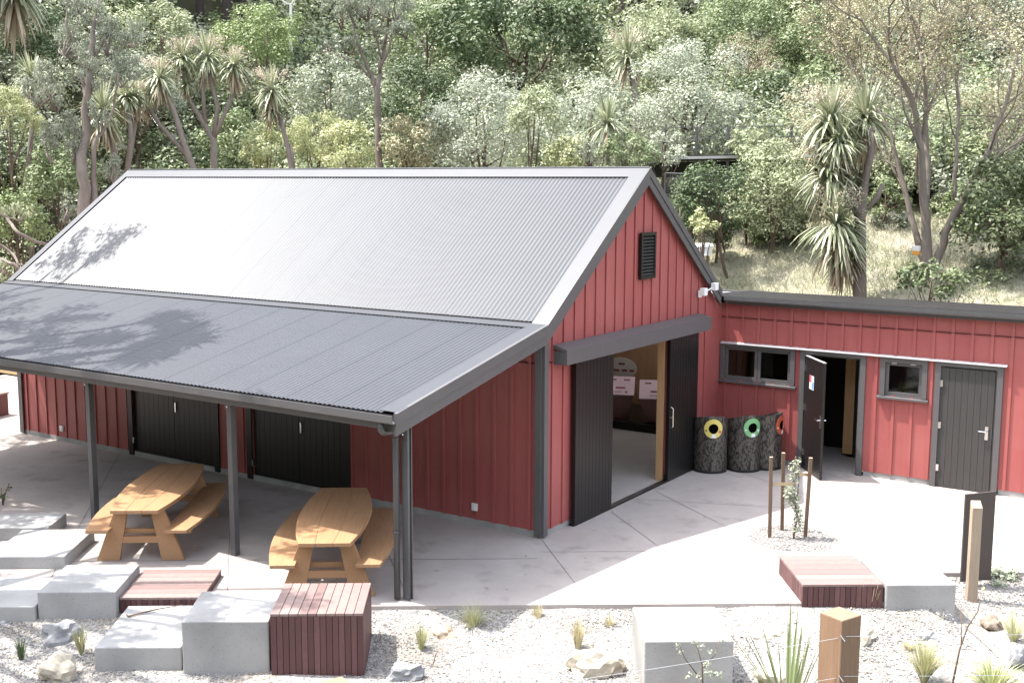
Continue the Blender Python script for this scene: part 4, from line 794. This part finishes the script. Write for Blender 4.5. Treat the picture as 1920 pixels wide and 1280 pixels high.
# cabbage trees
cabbage('lone cabbage tree head at far left beside the gum trunk', 34, [(60, 152, 36)], [[(52, 330, 5), (60, 240, 4.5), (61, 165, 4)]], 71)
cabbage('full green-headed cabbage tree right of the tall gum trunk', 33, [(198, 218, 46, 's'), (238, 188, 26)], [[(218, 345, 7), (214, 280, 6.5), (200, 228, 6)], [(236, 345, 6), (246, 260, 5), (240, 200, 4)]], 72, n=130)
cabbage('cabbage tree with one small dry pinkish head', 33.6, [(259, 188, 24, 'f', 's'), (228, 190, 20)], [[(236, 340, 5), (250, 250, 4.5), (259, 200, 4)]], 73, n=80)
cabbage('leaning cabbage tree with a pinkish flowering head', 34, [(298, 152, 33, 'f', 's'), (272, 185, 22, 's')], [[(368, 330, 7), (345, 270, 6), (325, 205, 5), (303, 165, 4.5)], [(350, 290, 5), (300, 235, 4), (275, 195, 3.5)]], 74, n=100)
cabbage('tallest forked cabbage tree with three flowering heads', 35, [(344, 118, 30, 'f'), (387, 112, 36, 'f', 's'), (440, 132, 30, 'f', 's'), (352, 165, 18)], [[(402, 330, 7), (400, 262, 6.5), (380, 228, 5), (350, 180, 4), (345, 130, 4)], [(400, 262, 5), (408, 200, 4.5), (396, 150, 4), (388, 122, 4)], [(400, 262, 4.5), (416, 225, 4), (436, 180, 3.5), (441, 142, 3.5)], [(385, 235, 4), (380, 170, 4), (384, 130, 3.5)]], 75)
cabbage('cabbage tree with straight stem leaning left behind the ridge', 34.5, [(511, 178, 36, 'f', 's'), (508, 215, 20)], [[(549, 330, 5), (540, 280, 4.5), (528, 230, 4.5), (514, 188, 4)], [(552, 320, 3), (545, 270, 2.5)]], 76)
cabbage('pale flowering cabbage tree head above the silver trees', 36, [(1178, 112, 42, 'f', 's')], [[(1192, 260, 6), (1192, 180, 5.5), (1180, 125, 5)]], 77, n=130)
cabbage('stemless looking spiky cabbage head among the silver shrubs', 29.5, [(1138, 240, 40)], [[(1142, 330, 4), (1140, 280, 4), (1138, 250, 4)]], 78, n=120)
cabbage('biggest shaggy cabbage tree standing behind the annex roof', 24.5, [(1558, 232, 56, 'f', 's'), (1634, 222, 56, 's'), (1556, 335, 54, 'f', 's'), (1566, 430, 62, 'f', 's'), (1585, 472, 50, 's'), (1568, 280, 44)], [[(1612, 575, 13), (1612, 500, 12), (1613, 410, 10), (1622, 340, 7), (1633, 285, 7), (1634, 240, 7)], [(1612, 410, 8), (1590, 350, 7.5), (1572, 290, 7), (1560, 245, 6)], [(1604, 480, 8), (1580, 430, 7), (1566, 400, 6)], [(1588, 360, 6), (1570, 345, 5), (1560, 335, 5)], [(1614, 405, 5), (1645, 370, 5), (1655, 345, 4)]], 79, n=170, bark='bark_grey', hs=1.42, sk=.3)
cabbage('cabbage leaves hanging in at the top left corner', 17, [(18, -18, 62, 's'), (-35, -30, 50, 's')], [[(-150, 330, 20), (-90, 150, 16), (-30, 40, 13), (10, -5, 11)]], 80, n=120)
# dark conifer trunks on the upper slope
def pine(label, px, wpx, depth, y0, lean=0, seed=1, fork=False):
    rg = np.random.default_rng(seed); m = depth/FPX; c = at(px, y0, depth); base = np.array([c[0], c[1], float(hz(c[0], c[1]))]); hgt = c[2]-base[2]+10
    t = thing('pine_tree', label, 'tree', base, 0, 'dark trunks at the top'); b = MB(); top = base+np.array([*(rt[:2]*lean), hgt]); b.tube(wiggle(base-(0, 0, .3), top, 9, .06, rg), np.linspace(wpx*m*.55, wpx*m*.4, 9), 10)
    if fork:
        s = at(px, 35, depth); b.tube(wiggle(s, s-rt*1.3+up*1.2, 5, .05, rg), [.16, .15, .13, .1, .08], 7); b.tube(wiggle(s, s+rt*1.1+up*1.5, 5, .05, rg), [.16, .14, .12, .1, .08], 7)
    b.build('trunk', M['bark_dark'], t, off=base, smooth=True)
    cc = crown_clumps(top, 2.6, 2.6, 3.2, 34, rg, -.9, .3); lv = MB(); leaf_cloud(lv, cc, np.full(len(cc), .8), 5000, .3, rg, asp=.25); lv.build('crown', M['lf_dark'], t, off=base); return t
pine('dark trunk at top left behind the gum tree', 128, 16, 52, 40, seed=81); pine('dark forked trunk at the top left of centre', 266, 26, 52, 20, seed=82, fork=True)
pine('dark slim trunk left of the paired trunks', 318, 14, 53, 20, seed=83); pine('left one of the paired dark trunks', 427, 20, 51, 30, seed=84); pine('right one of the paired dark trunks', 454, 15, 52, 30, seed=85)
pine('thickest dark trunk at the top right of centre', 1180, 42, 54, 45, seed=86); pine('short dark trunk piece right of the thickest trunk', 1287, 22, 55, 10, seed=87); pine('dark trunk behind the top of the tall gum', 376, 15, 52, 60, seed=88)
b = MB(); s_ = at(545, 5, 50); b.tube([s_-rt*.5+up*.2, s_-rt*.2-up*.05, s_+rt*0-up*.1, s_+rt*.35+up*.3], .05, 6); b.tube([s_-up*.1, s_-up*.6, s_-up*2.2], [.06, .07, .09], 6); tag(b.build('dead_branch', mat('bleached_wood', (.6, .56, .52), .8)), 'bleached white forked dead branch at the top', 'branch')
# off-frame trees whose shade falls on the left roof and the blocks
def shade_tree(label, base, blobs, leaf, seed, size=.14, dens=1.0):
    rg = np.random.default_rng(seed); base = np.array(base, float); t = thing('broadleaf_tree', label, 'tree', base, 0, 'trees left of the picture'); lv = MB(); tr = MB()
    mid = np.mean([q[:3] for q in blobs], 0); tr.tube(wiggle(base-(0, 0, .2), mid, 8, .1, rg), np.linspace(.28, .12, 8), 9)
    for x, y, z, r in blobs:
        c = np.array([x, y, z]); s = base+(mid-base)*(.45+.4*rg.random()); tr.tube(wiggle(s, c, 6, .08, rg), np.linspace(.10, .03, 6), 6)
        cc = crown_clumps(c, r, r, r*.6, int(9*r*r)+4, rg, -1, .2); leaf_cloud(lv, cc, np.full(len(cc), .33), int(dens*420*r*r)+150, size, rg, asp=.4, shell=.1)
        for q in cc: tr.tube(wiggle(c, q, 4, .05, rg), [.025, .02, .014, .008], 4)
    tr.build('trunk', M['bark_grey'], t, off=base, smooth=True); lv.build('crown', M['lf_green'], t, off=base); return t
def up_sun(p, h): return np.asarray(p, float)+SUN/SUN[2]*h
sb = [(*up_sun(p, h), r) for p, h, r in (((-11.4, -1.6, 2.7), 7.5, 1.3), ((-9.9, -2.3, 2.6), 7.5, 1.2), ((-8.6, -1.7, 2.7), 7.8, 1.0), ((-11.3, .7, 3.6), 7.4, .9), ((-10.4, 1.1, 3.8), 8.0, .55), ((-7.4, -2.5, 2.5), 7.6, .8), ((-12.3, -3.0, 2.6), 7.6, 1.3), ((-10.5, -4, .2), 9, 1.3), ((-8.8, -3.6, .1), 8.2, 1.2), ((-12.5, -.6, 1.6), 7.2, 1.1), ((-13.5, -2.2, 1.), 7.5, 1.4))]
shade_tree('broadleaf tree outside the left of the picture shading the barn roof', (-15.2, -5.6, 0), sb, 'green', 91, dens=1.5)
sb = [(*up_sun(p, h), r) for p, h, r in (((-6.6, -3.6, .1), 7.6, .9), ((-7.6, -3.2, .1), 7.8, .9), ((-5.7, -2.9, .6), 7.4, .42), ((-4.6, -3.3, .7), 7.6, .34), ((-2.0, -5.9, .0), 7.4, .55), ((-1.2, -5.2, .3), 8, .62), ((-.5, -4.6, .45), 8.4, .5), ((-1.7, -4.9, .3), 7.9, .35),
    ((-4.2, -6.8, -.2), 7.0, 1.1), ((-2.9, -7.2, -.2), 7.2, 1.1), ((-1.6, -7.1, -.2), 7.4, .95), ((-.5, -6.5, -.2), 7.8, .7), ((-5.5, -6.5, -.1), 7.0, .9), ((-.3, -7.2, -.2), 7.8, .7), ((-3.4, -5.0, .1), 7.3, .3), ((-5.2, -5.4, .05), 7.3, .35), ((-1.5, -3.4, .75), 8.2, .3), ((-4.4, -4.2, .75), 7.6, .4), ((.2, -6.0, -.2), 8.2, .5))]
shade_tree('broadleaf tree outside the left of the picture dappling the concrete blocks', (-9.2, -8.6, -.2), sb, 'green', 92, dens=1.6)
def shade_cab(label, base, pts, seed):
    rg = np.random.default_rng(seed); base = np.array(base, float); t = thing('cabbage_tree', label, 'cabbage tree', base, 0, 'cabbage trees'); lv, fl, dd, tr = MB(), MB(), MB(), MB()
    for p in pts: cab_head(lv, fl, dd, p, .62, 110, rg, False, .2); tr.tube(wiggle(base-(0, 0, .2), np.array(p), 7, .12, rg), np.linspace(.14, .06, 7), 8)
    lv.build('leaves', M['lf_cab'], t, off=base); tr.build('trunk', M['bark_pale'], t, off=base, smooth=True); dd.build('dead_leaves', M['lf_dead'], t, off=base)
shade_cab('cabbage tree outside the left of the picture with spiky shadow on the verandah roof', (-11.2, -6.2, -.1), [up_sun((-6.4, -1.1, 2.8), 7.6), up_sun((-5.7, -1.5, 2.7), 7.5), up_sun((-5.1, -2.7, 2.45), 7.6), up_sun((-6.6, -2.2, 2.6), 7.2)], 93)

# undergrowth that fills the slope between the named trees
rg = np.random.default_rng(5); uv = [MB(), MB(), MB()]
for i in range(1570):
    dpt = 27+50*rg.random()**.8 if i < 1150 else 29+8*rg.random(); px = -150+2250*rg.random()
    if i >= 1500: dpt = 44+12*rg.random(); px = 40+480*rg.random()
    q = at(px, 340, dpt); x, y = q[0], q[1]; g = float(hz(x, y))
    if y < (18.5 if i < 1150 else 17.2) and x > -16: continue
    if 1150 <= i < 1500 and x < -14: continue
    if g < .5: continue
    r = (.8+1.0*rg.random())*(1+.03*max(0, dpt-34))
    if dpt < 57 and 345-(g+1.5*r-5)/dpt*2164 < 34 and min(abs(px-q_) for q_ in (128, 266, 318, 427, 454, 1180, 1287, 376)) < 24: continue
    cc = crown_clumps((x, y, g+r*.55), r, r, r*1.0, 14, rg, -.3, .4); leaf_cloud(uv[int(rg.integers(0, 3))], cc, np.full(len(cc), r*.36), 700, .13*(1+.03*max(0, dpt-34)), rg)
for b, k in zip(uv, ('green', 'gum', 'pale')):
    pass
u = MB(); off = 0
for k, b in enumerate(uv):
    u.cur = k
    for V in b.v: pass
    Vs = np.vstack(b.v); u.add(Vs, b.f, b.t)
tag(u.build('undergrowth', [M['lf_green'], M['lf_gum'], M['lf_pale']]), kind='stuff')
# grass on the bank
rg = np.random.default_rng(6); b = MB(); n = 60000; x = rg.uniform(-9, 9, n); y = 9.6+7.6*rg.random(n); z = hz(x, y); tt = rg.random(n)*6.283; l = .10+.16*rg.random(n); nb = np.array([noise.noise((a*.6, c*.6, 3)) for a, c in zip(x, y)])
dx = np.stack([np.cos(tt), np.sin(tt), np.zeros(n)], 1)*.009; tip = np.stack([rg.normal(size=n)*.5, rg.normal(size=n)*.5, np.full(n, .8)], 1)*l[:, None]; P = np.stack([x, y, z-.03], 1)
V = np.stack([P-dx, P+dx, P+tip+dx*.2, P+tip-dx*.2], 1).reshape(-1, 3); b.quads(V, np.clip(.35+1.3*nb+.25*rg.normal(size=n), 0, 1)); tag(b.build('bank_grass', M['lf_bank']), kind='stuff')

# ------------------------------------------------------------------ boardwalk and fences on the slope
t = thing('boardwalk', 'dark raised boardwalk with wire railing high on the slope', 'boardwalk', at(1480, 300, 31.5))
o = np.array(t.location); b = MB(); A = at(1232, 303, 30.8)-o; B = at(1960, 290, 32.5)-o; dv = (B-A)/np.linalg.norm(B-A); sdv = np.cross(dv, (0, 0, 1))
def beam(b, p, q, w_, h_):
    n = np.array([-(q-p)[1], (q-p)[0], 0]); n = n/np.linalg.norm(n)*w_/2; b.prism([p-n, p+n, p+n+np.array([0, 0, h_]), p-n+np.array([0, 0, h_])], q-p)
beam(b, A, B, 1.4, .14); b.build('deck', M['bark_dark'], t)
b = MB(); beam(b, A-sdv*.5-np.array([0, 0, .42]), B-sdv*.5-np.array([0, 0, .42]), .08, .40); b.build('dark_underside', M['door'], t)  # black board paints the shade under the deck
b = MB(); beam(b, A+np.array([0, 0, .04])-sdv*-.72, B+np.array([0, 0, .04])+sdv*.72, .03, .07); b.build('edge_board', M['capmetal'], t)
for i in range(14):
    p = A+(B-A)*i/13+sdv*.66; b = MB(); b.box(p-(.03, .03, 1.6), p+(.03, .03, .85)); b.build('post', M['steel'], t)
for h in (.30, .58, .86):
    b = MB(); e = np.array([0, 0, h]); b.tube([A+sdv*.66+e, B+sdv*.66+e], .010, 6); b.build('rail', M['steel'], t)
t = thing('chain_link_fence', 'chain link fence panel half hidden by dark leaves behind the gable', 'fence', at(1292, 420, 26.8)); o = np.array(t.location); b = MB()
F0, F1 = at(1246, 408, 27.6)-o, at(1330, 412, 27.6)-o; du = (F1-F0)/np.linalg.norm(F1-F0); Lf = np.linalg.norm(F1-F0); Hf = 1.05
for i in range(-16, 16):
    for sg in (1, -1):
        a = i*.08; p0 = max(0, a) if sg > 0 else min(Lf, a+Lf); 
        s0, z0 = (a, 0.) if sg > 0 else (a+Lf, 0.); s1 = s0+sg*Hf; z1 = Hf
        f0 = max(0., (0-s0)/(s1-s0)) if sg > 0 else max(0., (Lf-s0)/(s1-s0)); f1 = min(1., (Lf-s0)/(s1-s0)) if sg > 0 else min(1., (0-s0)/(s1-s0))
        if f1 > f0: b.tube([F0+du*(s0+(s1-s0)*f)+np.array([0, 0, f*Hf]) for f in (f0, f1)], .005, 4, cap=False)
b.build('mesh_panel', M['steel'], t); b = MB()
for p in (F0, F1): b.tube([p-(0, 0, .4), p+(0, 0, Hf)], .022, 8)
b.tube([F0+(0, 0, Hf), F1+(0, 0, Hf)], .02, 8); b.build('frame', M['steel'], t)
t = thing('log_edge', 'pale log edging along the top of the dry grass bank', 'edging', at(1500, 410, 30.5)); o = np.array(t.location)
b = MB(); b.tube([at(x, 407+3*math.sin(x*.02), 30.3+.6*math.sin(x*.01))-o for x in range(1290, 1721, 30)], .05, 7); b.build('log', M['greypost'], t)
b = MB()
for x in range(1310, 1720, 60): p = at(x, 407, 30.3)-o; b.tube([p-(0, 0, .5), p+(0, 0, .03)], .035, 6)
b.build('peg', M['stake'], t)
q = at(1318, 480, 26); t = thing('nest_box', 'white lidded box on legs just behind the gable slope', 'box', (q[0], q[1], q[2]-.3)); b = MB(); b.box((-.16, -.13, .32), (.16, .13, .52)); b.build('body', M['white'], t)
b = MB(); b.prism([(-.19, -.16, .521), (.19, -.16, .521), (.14, -.1, .58), (-.14, -.1, .58)], (0, .3, 0)); b.build('lid', M['white'], t); b = MB()
for x in (-.12, .12): b.box((x-.02, -.02, -.4), (x+.02, .02, .319))
b.build('leg', M['stake'], t)
q = at(1718, 469, 25.0); t = thing('trap_box', 'small white and orange box on the stem of the orange-tinged tree', 'box', q); b = MB(); b.box((-.075, -.06, -.015), (.075, .06, .09)); b.build('upper_half', M['white'], t, bevel=.008); b = MB(); b.box((-.075, -.061, -.10), (.075, .061, -.0155)); b.build('lower_half', mat('orange_plastic', (.7, .33, .06), .4), t, bevel=.008)

# ------------------------------------------------------------------ gravel garden
def rock(label, px, py, wpx, hpx, m, z=-.22, seed=0, asp=1.):
    o_ = CAM; d = fw+rt*(px-960)/FPX-up*(py+hpx*.35-640)/FPX; f = (z-o_[2])/d[2]; c = o_+d*f; w_ = wpx*f/FPX/2; h_ = hpx*f/FPX
    bm = bmesh.new(); bmesh.ops.create_icosphere(bm, subdivisions=3, radius=1); s = seed*3.1
    for v in bm.verts:
        n = noise.noise(v.co*1.1+Vector((s, 0, 0)))*.42+noise.noise(v.co*2.7+Vector((0, s, 0)))*.16+noise.noise(v.co*7+Vector((0, 0, s)))*.05
        cell = noise.cell(v.co*1.6+Vector((s, s, 0))); v.co *= 1+n*1.1+.12*cell
        v.co.x *= w_; v.co.y *= w_*asp; v.co.z = max(v.co.z, -.45)*h_*.62
    me = bpy.data.meshes.new('rock'); bm.to_mesh(me); bm.free(); me.materials.append(m); ob = bpy.data.objects.new('rock', me); C.objects.link(ob); ob.location = (c[0], c[1], z+h_*.12); ob.rotation_euler = (0, 0, YAW+.2*math.sin(seed))
    for p in me.polygons: p.use_smooth = False
    tag(ob, label, 'rock', 'rocks in the gravel garden')
rock('rounded tan rock between two grass tufts right of the tallest timber cube', 835, 1185, 48, 36, M['rk_tan'], seed=1)
rock('flat broad cream rock left of the lone concrete block', 1122, 1235, 96, 50, M['rk_cream'], seed=2, asp=.7)
rock('blue-grey angular rock at the bottom edge left of centre', 762, 1253, 66, 32, M['rk_grey'], seed=3, asp=.7)
rock('grey white rock below the sunlit concrete block at lower left', 115, 1180, 68, 44, M['rk_grey'], seed=4)
rock('creamy white rock at the lower left corner', 110, 1247, 66, 50, M['rk_cream'], seed=5)
rock('white rock half hidden by the pine fence post', 1612, 1186, 60, 40, M['rk_cream'], seed=6)
rock('small pale grey rock right of the pine fence post', 1738, 1190, 36, 24, M['rk_grey'], seed=7)
rock('brown rock near the right edge below the sign', 1857, 1166, 40, 24, M['rk_brown'], seed=8)
rock('white boulder behind the flax leaves', 1432, 1182, 60, 32, M['rk_cream'], seed=9)
rock('white boulder at the base of the flax plant', 1452, 1258, 70, 36, M['rk_cream'], seed=10, z=-.1)
rock('dark grey rock at the right edge low down', 1908, 1226, 44, 46, M['rk_grey'], seed=11)
rock('small flat tan stone beside the verandah corner post', 768, 1150, 26, 12, M['rk_tan'], seed=12)
rock('small white stone against the sunlit concrete block at lower left', 127, 1152, 18, 11, M['rk_cream'], seed=13)
rock('grey stone at the far left of the gravel', 8, 1172, 26, 18, M['rk_grey'], seed=14)
def gpt(px, py, z=-.22):
    d = fw+rt*(px-960)/FPX-up*(py-640)/FPX; f = (z-CAM[2])/d[2]; return CAM+d*f, f/FPX
def tuft(label, px, py, hpx, leaf, n=70, spread=.35, curve=.5, seed=0, wd=.012, cat='grass tuft', name='grass_tuft', z=-.22):
    c, m = gpt(px, py, z); rg = np.random.default_rng(200+seed); b = MB(); c[2] -= .02; blades(b, (0, 0, 0), int(n*1.6), hpx*m*1.32, wd*.8, rg, spread, curve, 4); o = b.build(name, M['lf_'+leaf]); o.location = c; tag(o, label, cat, 'tufts in the gravel garden')
tuft('pale green-yellow grass tuft at the pavement edge right of the corner post', 888, 1187, 56, 'grass', 90, .6, .9, 1)
tuft('narrow straw grass tuft at the shadow edge by the pavement', 1008, 1176, 42, 'straw', 60, .25, .4, 2)
tuft('olive grass tuft left of the rounded tan rock', 790, 1218, 42, 'grass', 70, .35, .5, 3)
tuft('dry tan grass tuft behind the flat cream rock', 1084, 1217, 50, 'straw', 80, .3, .6, 4)
tuft('small yellowish grass tuft nearest the lone concrete block', 1143, 1186, 36, 'straw', 50, .45, .7, 5)
tuft('upright green grass tuft in front of the pale timber cube', 1514, 1155, 44, 'grass', 40, .25, .2, 6, wd=.02)
tuft('tall straw grass tuft between pale timber cube and bright concrete block', 1632, 1158, 66, 'straw', 90, .28, .5, 7)
tuft('dull grass tuft between the two lower left rocks', 152, 1222, 42, 'grass', 80, .35, .5, 8)
tuft('small dark green tuft in the lower left gravel', 40, 1232, 34, 'dark', 40, .35, .3, 9)
tuft('soft bright green grass clump in the lower right gravel', 1732, 1276, 66, 'grass', 240, .55, .6, 10)
tuft('short straw tuft in front of the bright concrete block', 1748, 1172, 24, 'straw', 40, .8, .8, 11)
tuft('orange brown dry tuft right of the pine post', 1704, 1216, 20, 'straw', 40, .8, .8, 12)
tuft('arching yellow-green strap-leaved plant in the bottom right corner', 1860, 1300, 70, 'lime', 130, .95, .9, 13, wd=.022, cat='plant', name='strap_plant')
tuft('low yellow grass beside the lone concrete block base', 1215, 1278, 22, 'straw', 60, .8, .7, 14)
tuft('thin grass tuft beside the flax plant base', 1430, 1285, 34, 'lime', 50, .6, .6, 15)
tuft('fine pale grass at the right edge of the gravel', 1900, 1200, 60, 'grass', 50, .7, .5, 16)
c = at(1478, 1330, 9.3); rg = np.random.default_rng(31); b = MB()
for i in range(22):
    a = math.pi*rg.random()*2; sp = .10+.55*rg.random()**1.6; d = np.array([math.cos(a), math.sin(a), 0]); sd = np.array([-d[1], d[0], 0]); v = d*sp+np.array([0, 0, 1.]); v /= np.linalg.norm(v); p = d*.05; ln = .52+.36*rg.random(); V = []; w0 = .028+.012*rg.random()
    for k in range(6):
        f = k/5; w_ = w0*(1-f**2.2)*.5+.001; V += [p-sd*w_, p-np.array([0, 0, 0])+d*.006, p+sd*w_]; p = p+v*ln/5; v = v-np.array([0, 0, .05*sp]); v /= np.linalg.norm(v)
    b.add(V, [(3*k+e, 3*k+e+1, 3*k+e+4, 3*k+e+3) for k in range(5) for e in (0, 1)], rg.random())
o = b.build('flax_plant', M['lf_flax']); o.location = c; tag(o, 'stiff sword-leaved flax plant left of the pine fence post', 'plant')
def twiggy(label, px, py, pts, leaves, leaf, seed, lsize=.035, z=-.22, name='sapling', ln=.0):
    c, m = gpt(px, py, z); t = thing(name, label, 'plant', c, 0, 'young plants in the gravel garden'); rg = np.random.default_rng(seed); b = MB(); lv = MB()
    for st in pts:
        P = [(rt*(x-px)-up*(y-py))*m+fw*rg.normal()*.02 for x, y, _ in st]; b.tube(np.array(P), [r*m for *_, r in st], 6)
    b.build('stem', M['bark_brown'], t, smooth=True)
    cc = np.array([(rt*(x-px)-up*(y-py))*m+fw*rg.normal()*.05 for x, y, _ in leaves]); leaf_cloud(lv, cc, [r*m for *_, r in leaves], ln or 60*len(leaves), lsize, rg, asp=.5, shell=.1); lv.build('foliage', M['lf_'+leaf], t); return t
twiggy('bare reddish twig sapling at lower right', 1785, 1290, [[(1785, 1290, 2.2), (1797, 1215, 1.8), (1812, 1172, 1.5), (1832, 1145, 1.2), (1840, 1108, .8)], [(1800, 1205, 1.2), (1803, 1150, .7)], [(1812, 1178, 1), (1838, 1200, .8), (1870, 1232, .5)]], [(1842, 1103, 5), (1870, 1120, 4)], 'straw', 301, ln=24)
twiggy('wispy grey-green shrub beside the sign post', 1865, 1108, [[(1862, 1110, 1.6), (1858, 1085, 1.2), (1850, 1068, .8)], [(1864, 1110, 1.4), (1876, 1085, 1), (1890, 1075, .7)], [(1864, 1108, 1.2), (1842, 1072, .8)]], [(1850, 1072, 16), (1872, 1078, 22), (1894, 1088, 18), (1866, 1098, 20), (1845, 1058, 10), (1886, 1108, 16), (1860, 1120, 12), (1905, 1075, 12)], 'olive', 302, .042, ln=1500)
twiggy('small leafy seedling in front of the lone concrete block', 1318, 1290, [[(1318, 1290, 1.6), (1316, 1245, 1.2), (1308, 1215, .9), (1300, 1198, .6)], [(1306, 1262, 1.2), (1285, 1235, .9), (1272, 1205, .6)], [(1318, 1250, 1), (1340, 1225, .8), (1352, 1195, .5)]], [(1302, 1200, 9), (1316, 1213, 9), (1332, 1218, 9), (1272, 1212, 8), (1278, 1228, 7), (1352, 1198, 7), (1322, 1238, 9), (1330, 1265, 13), (1310, 1272, 12), (1350, 1268, 12), (1295, 1268, 10)], 'olive', 303, .03, z=-.1, ln=300)
twiggy('dead brown twigs on the gravel below the rounded tan rock', 800, 1245, [[(818, 1222, 1.3), (812, 1245, 1.1), (800, 1240, 1)], [(845, 1248, 1.2), (868, 1268, 1), (880, 1278, .8)], [(700, 1246, 1), (722, 1268, .9)]], [(825, 1220, 6)], 'dead', 304, .03, ln=20, name='dead_twig')
twiggy('green leafy weed beside the cream rock', 1130, 1248, [[(1130, 1250, 1), (1131, 1240, .7)]], [(1130, 1244, 5), (1136, 1247, 4)], 'bright', 305, .03, ln=30, name='weed')
twiggy('small dark shrub at the left edge beside the shaded concrete block', 8, 945, [[(6, 948, 2), (10, 925, 1.5), (18, 905, .8)], [(8, 946, 1.5), (0, 915, .8)]], [(8, 930, 10), (14, 918, 6)], 'dark', 306, .05, ln=50, z=0., name='shrub')
# young tree between the stakes
c, m = gpt(1488, 1010, 0.); t = thing('young_tree', 'slim young tree tied between three brown stakes', 'tree', c); rg = np.random.default_rng(32); b = MB(); b.tube(wiggle((0, 0, -.05), (.02, 0, 1.12), 7, .02, rg), np.linspace(.016, .006, 7), 7)
cc = np.array([(rt*dx*m)+np.array([0, 0, z])+fw*rg.normal()*.03 for dx, z in ((2, .12), (4, .25), (8, .3), (6, .4), (0, .5), (2, .6), (-8, .62), (-12, .55), (-4, .72), (-10, .74), (-2, .85), (-8, .88), (2, .98), (-4, 1.05), (3, 1.12), (-14, .66), (10, .2))])
for q in cc: b.tube([np.array([.0, 0, max(.05, q[2]-.12)]), q], [.005, .003], 4)
b.build('trunk', M['bark_brown'], t, smooth=True); lv = MB(); leaf_cloud(lv, cc, np.full(len(cc), .085), 620, .05, rg, asp=.5, shell=.1); lv.build('foliage', M['lf_olive'], t)
for s_, z in ((np.array([2.677, 1.874]), .78), (np.array([3.10, 2.16]), .92)):
    b = MB(); p = np.array([*(s_-c[:2]), z]); e = np.array([0., 0, z+.03]); k = np.array([0, 0, .045]); b.prism([p-k*.5, e-k*.5, e+k*.5, p+k*.5], fw*.006); b.build('tie', M['strap'], t)
# pebble patch round the young tree and loose stones of the gravel bed
def pebbles(name, P, rmin, rmax, seed, m=M['pebble']):
    rg = np.random.default_rng(seed); n = len(P); o = np.array([(1, 0, 0), (-1, 0, 0), (0, 1, 0), (0, -1, 0), (0, 0, 1), (0, 0, -1)], float); o = o[None]*(1+.35*rg.normal(size=(n, 6, 1)).clip(-1.2, 1.2)); a = rg.random(n)*6.28; ca, sa = np.cos(a)[:, None], np.sin(a)[:, None]
    r = rmin+(rmax-rmin)*rg.random(n)**2.2; X = (o[..., 0]*ca-o[..., 1]*sa)*r[:, None]; Y = (o[..., 0]*sa+o[..., 1]*ca)*r[:, None]*.8; Z = o[..., 2]*r[:, None]*.55+rg.normal(size=(n, 1))*.002
    V = np.stack([X+P[:, :1], Y+P[:, 1:2], Z+P[:, 2:3]+r[:, None]*.2], -1).reshape(-1, 3); f = np.array([(0, 2, 4), (2, 1, 4), (1, 3, 4), (3, 0, 4), (2, 0, 5), (1, 2, 5), (3, 1, 5), (0, 3, 5)]); F = (f[None]+6*np.arange(n)[:, None, None]).reshape(-1, 3); T = np.repeat(np.clip(rg.random(n)**1.6, 0, 1), 8)
    b = MB(); b.add(V, F, list(T)); tag(b.build(name, m), kind='stuff')
rg = np.random.default_rng(44); n = 95000; u_ = rg.uniform(-9, 7.5, n); v_ = rg.uniform(-6.9, -1.5, n); x = u_*GU[0]+v_*GV[0]; y = u_*GU[1]+v_*GV[1]; a_ = (x-CAM[0])*FH[0]+(y-CAM[1])*FH[1]
k = ((v_ < -2.64) | ((u_ > 4.77) & (v_ < -1.6)) | (u_ < -7.7)) & (a_ > 9.0); x, y = x[k], y[k]
pebbles('gravel_stones', np.stack([x, y, hz(x, y)], 1), .006, .019, 1)
rg = np.random.default_rng(45); n = 2600; rr = .62*np.sqrt(rg.random(n)); aa = rg.random(n)*6.283; pebbles('tree_pit_gravel', np.stack([c[0]-.02+rr*np.cos(aa), c[1]+.02+rr*np.sin(aa), np.full(n, .006)], 1), .008, .02, 2)

# dead leaves and twigs blown over the paving and gravel
rg = np.random.default_rng(46); n = 900; u_ = rg.uniform(-9, 7, n); v_ = rg.uniform(-6.5, 1.5, n); x = u_*GU[0]+v_*GV[0]; y = u_*GU[1]+v_*GV[1]; onp = (v_ > np.where(u_ > 4.7, -1.5, np.where(u_ < -4, -2.2, -2.6))); k = (~onp | (rg.random(n) < .22)) & (y < 5.5) & ~((y > -.1) & (x < .1)); x, y, onp = x[k], y[k], onp[k]; n = len(x)
z = np.where(onp, .006, hz(x, y)+.02); P = np.stack([x, y, z], 1); a = rg.random(n)*6.283; t1 = np.stack([np.cos(a), np.sin(a), rg.normal(size=n)*.15], 1)*(.02+.025*rg.random(n))[:, None]; t2 = np.stack([-np.sin(a), np.cos(a), rg.normal(size=n)*.25], 1)*.012
b = MB(); b.quads(np.stack([P-t1, P+t2, P+t1, P-t2], 1).reshape(-1, 3), rg.random(n)); tag(b.build('fallen_leaves', M['lf_dead']), kind='stuff')
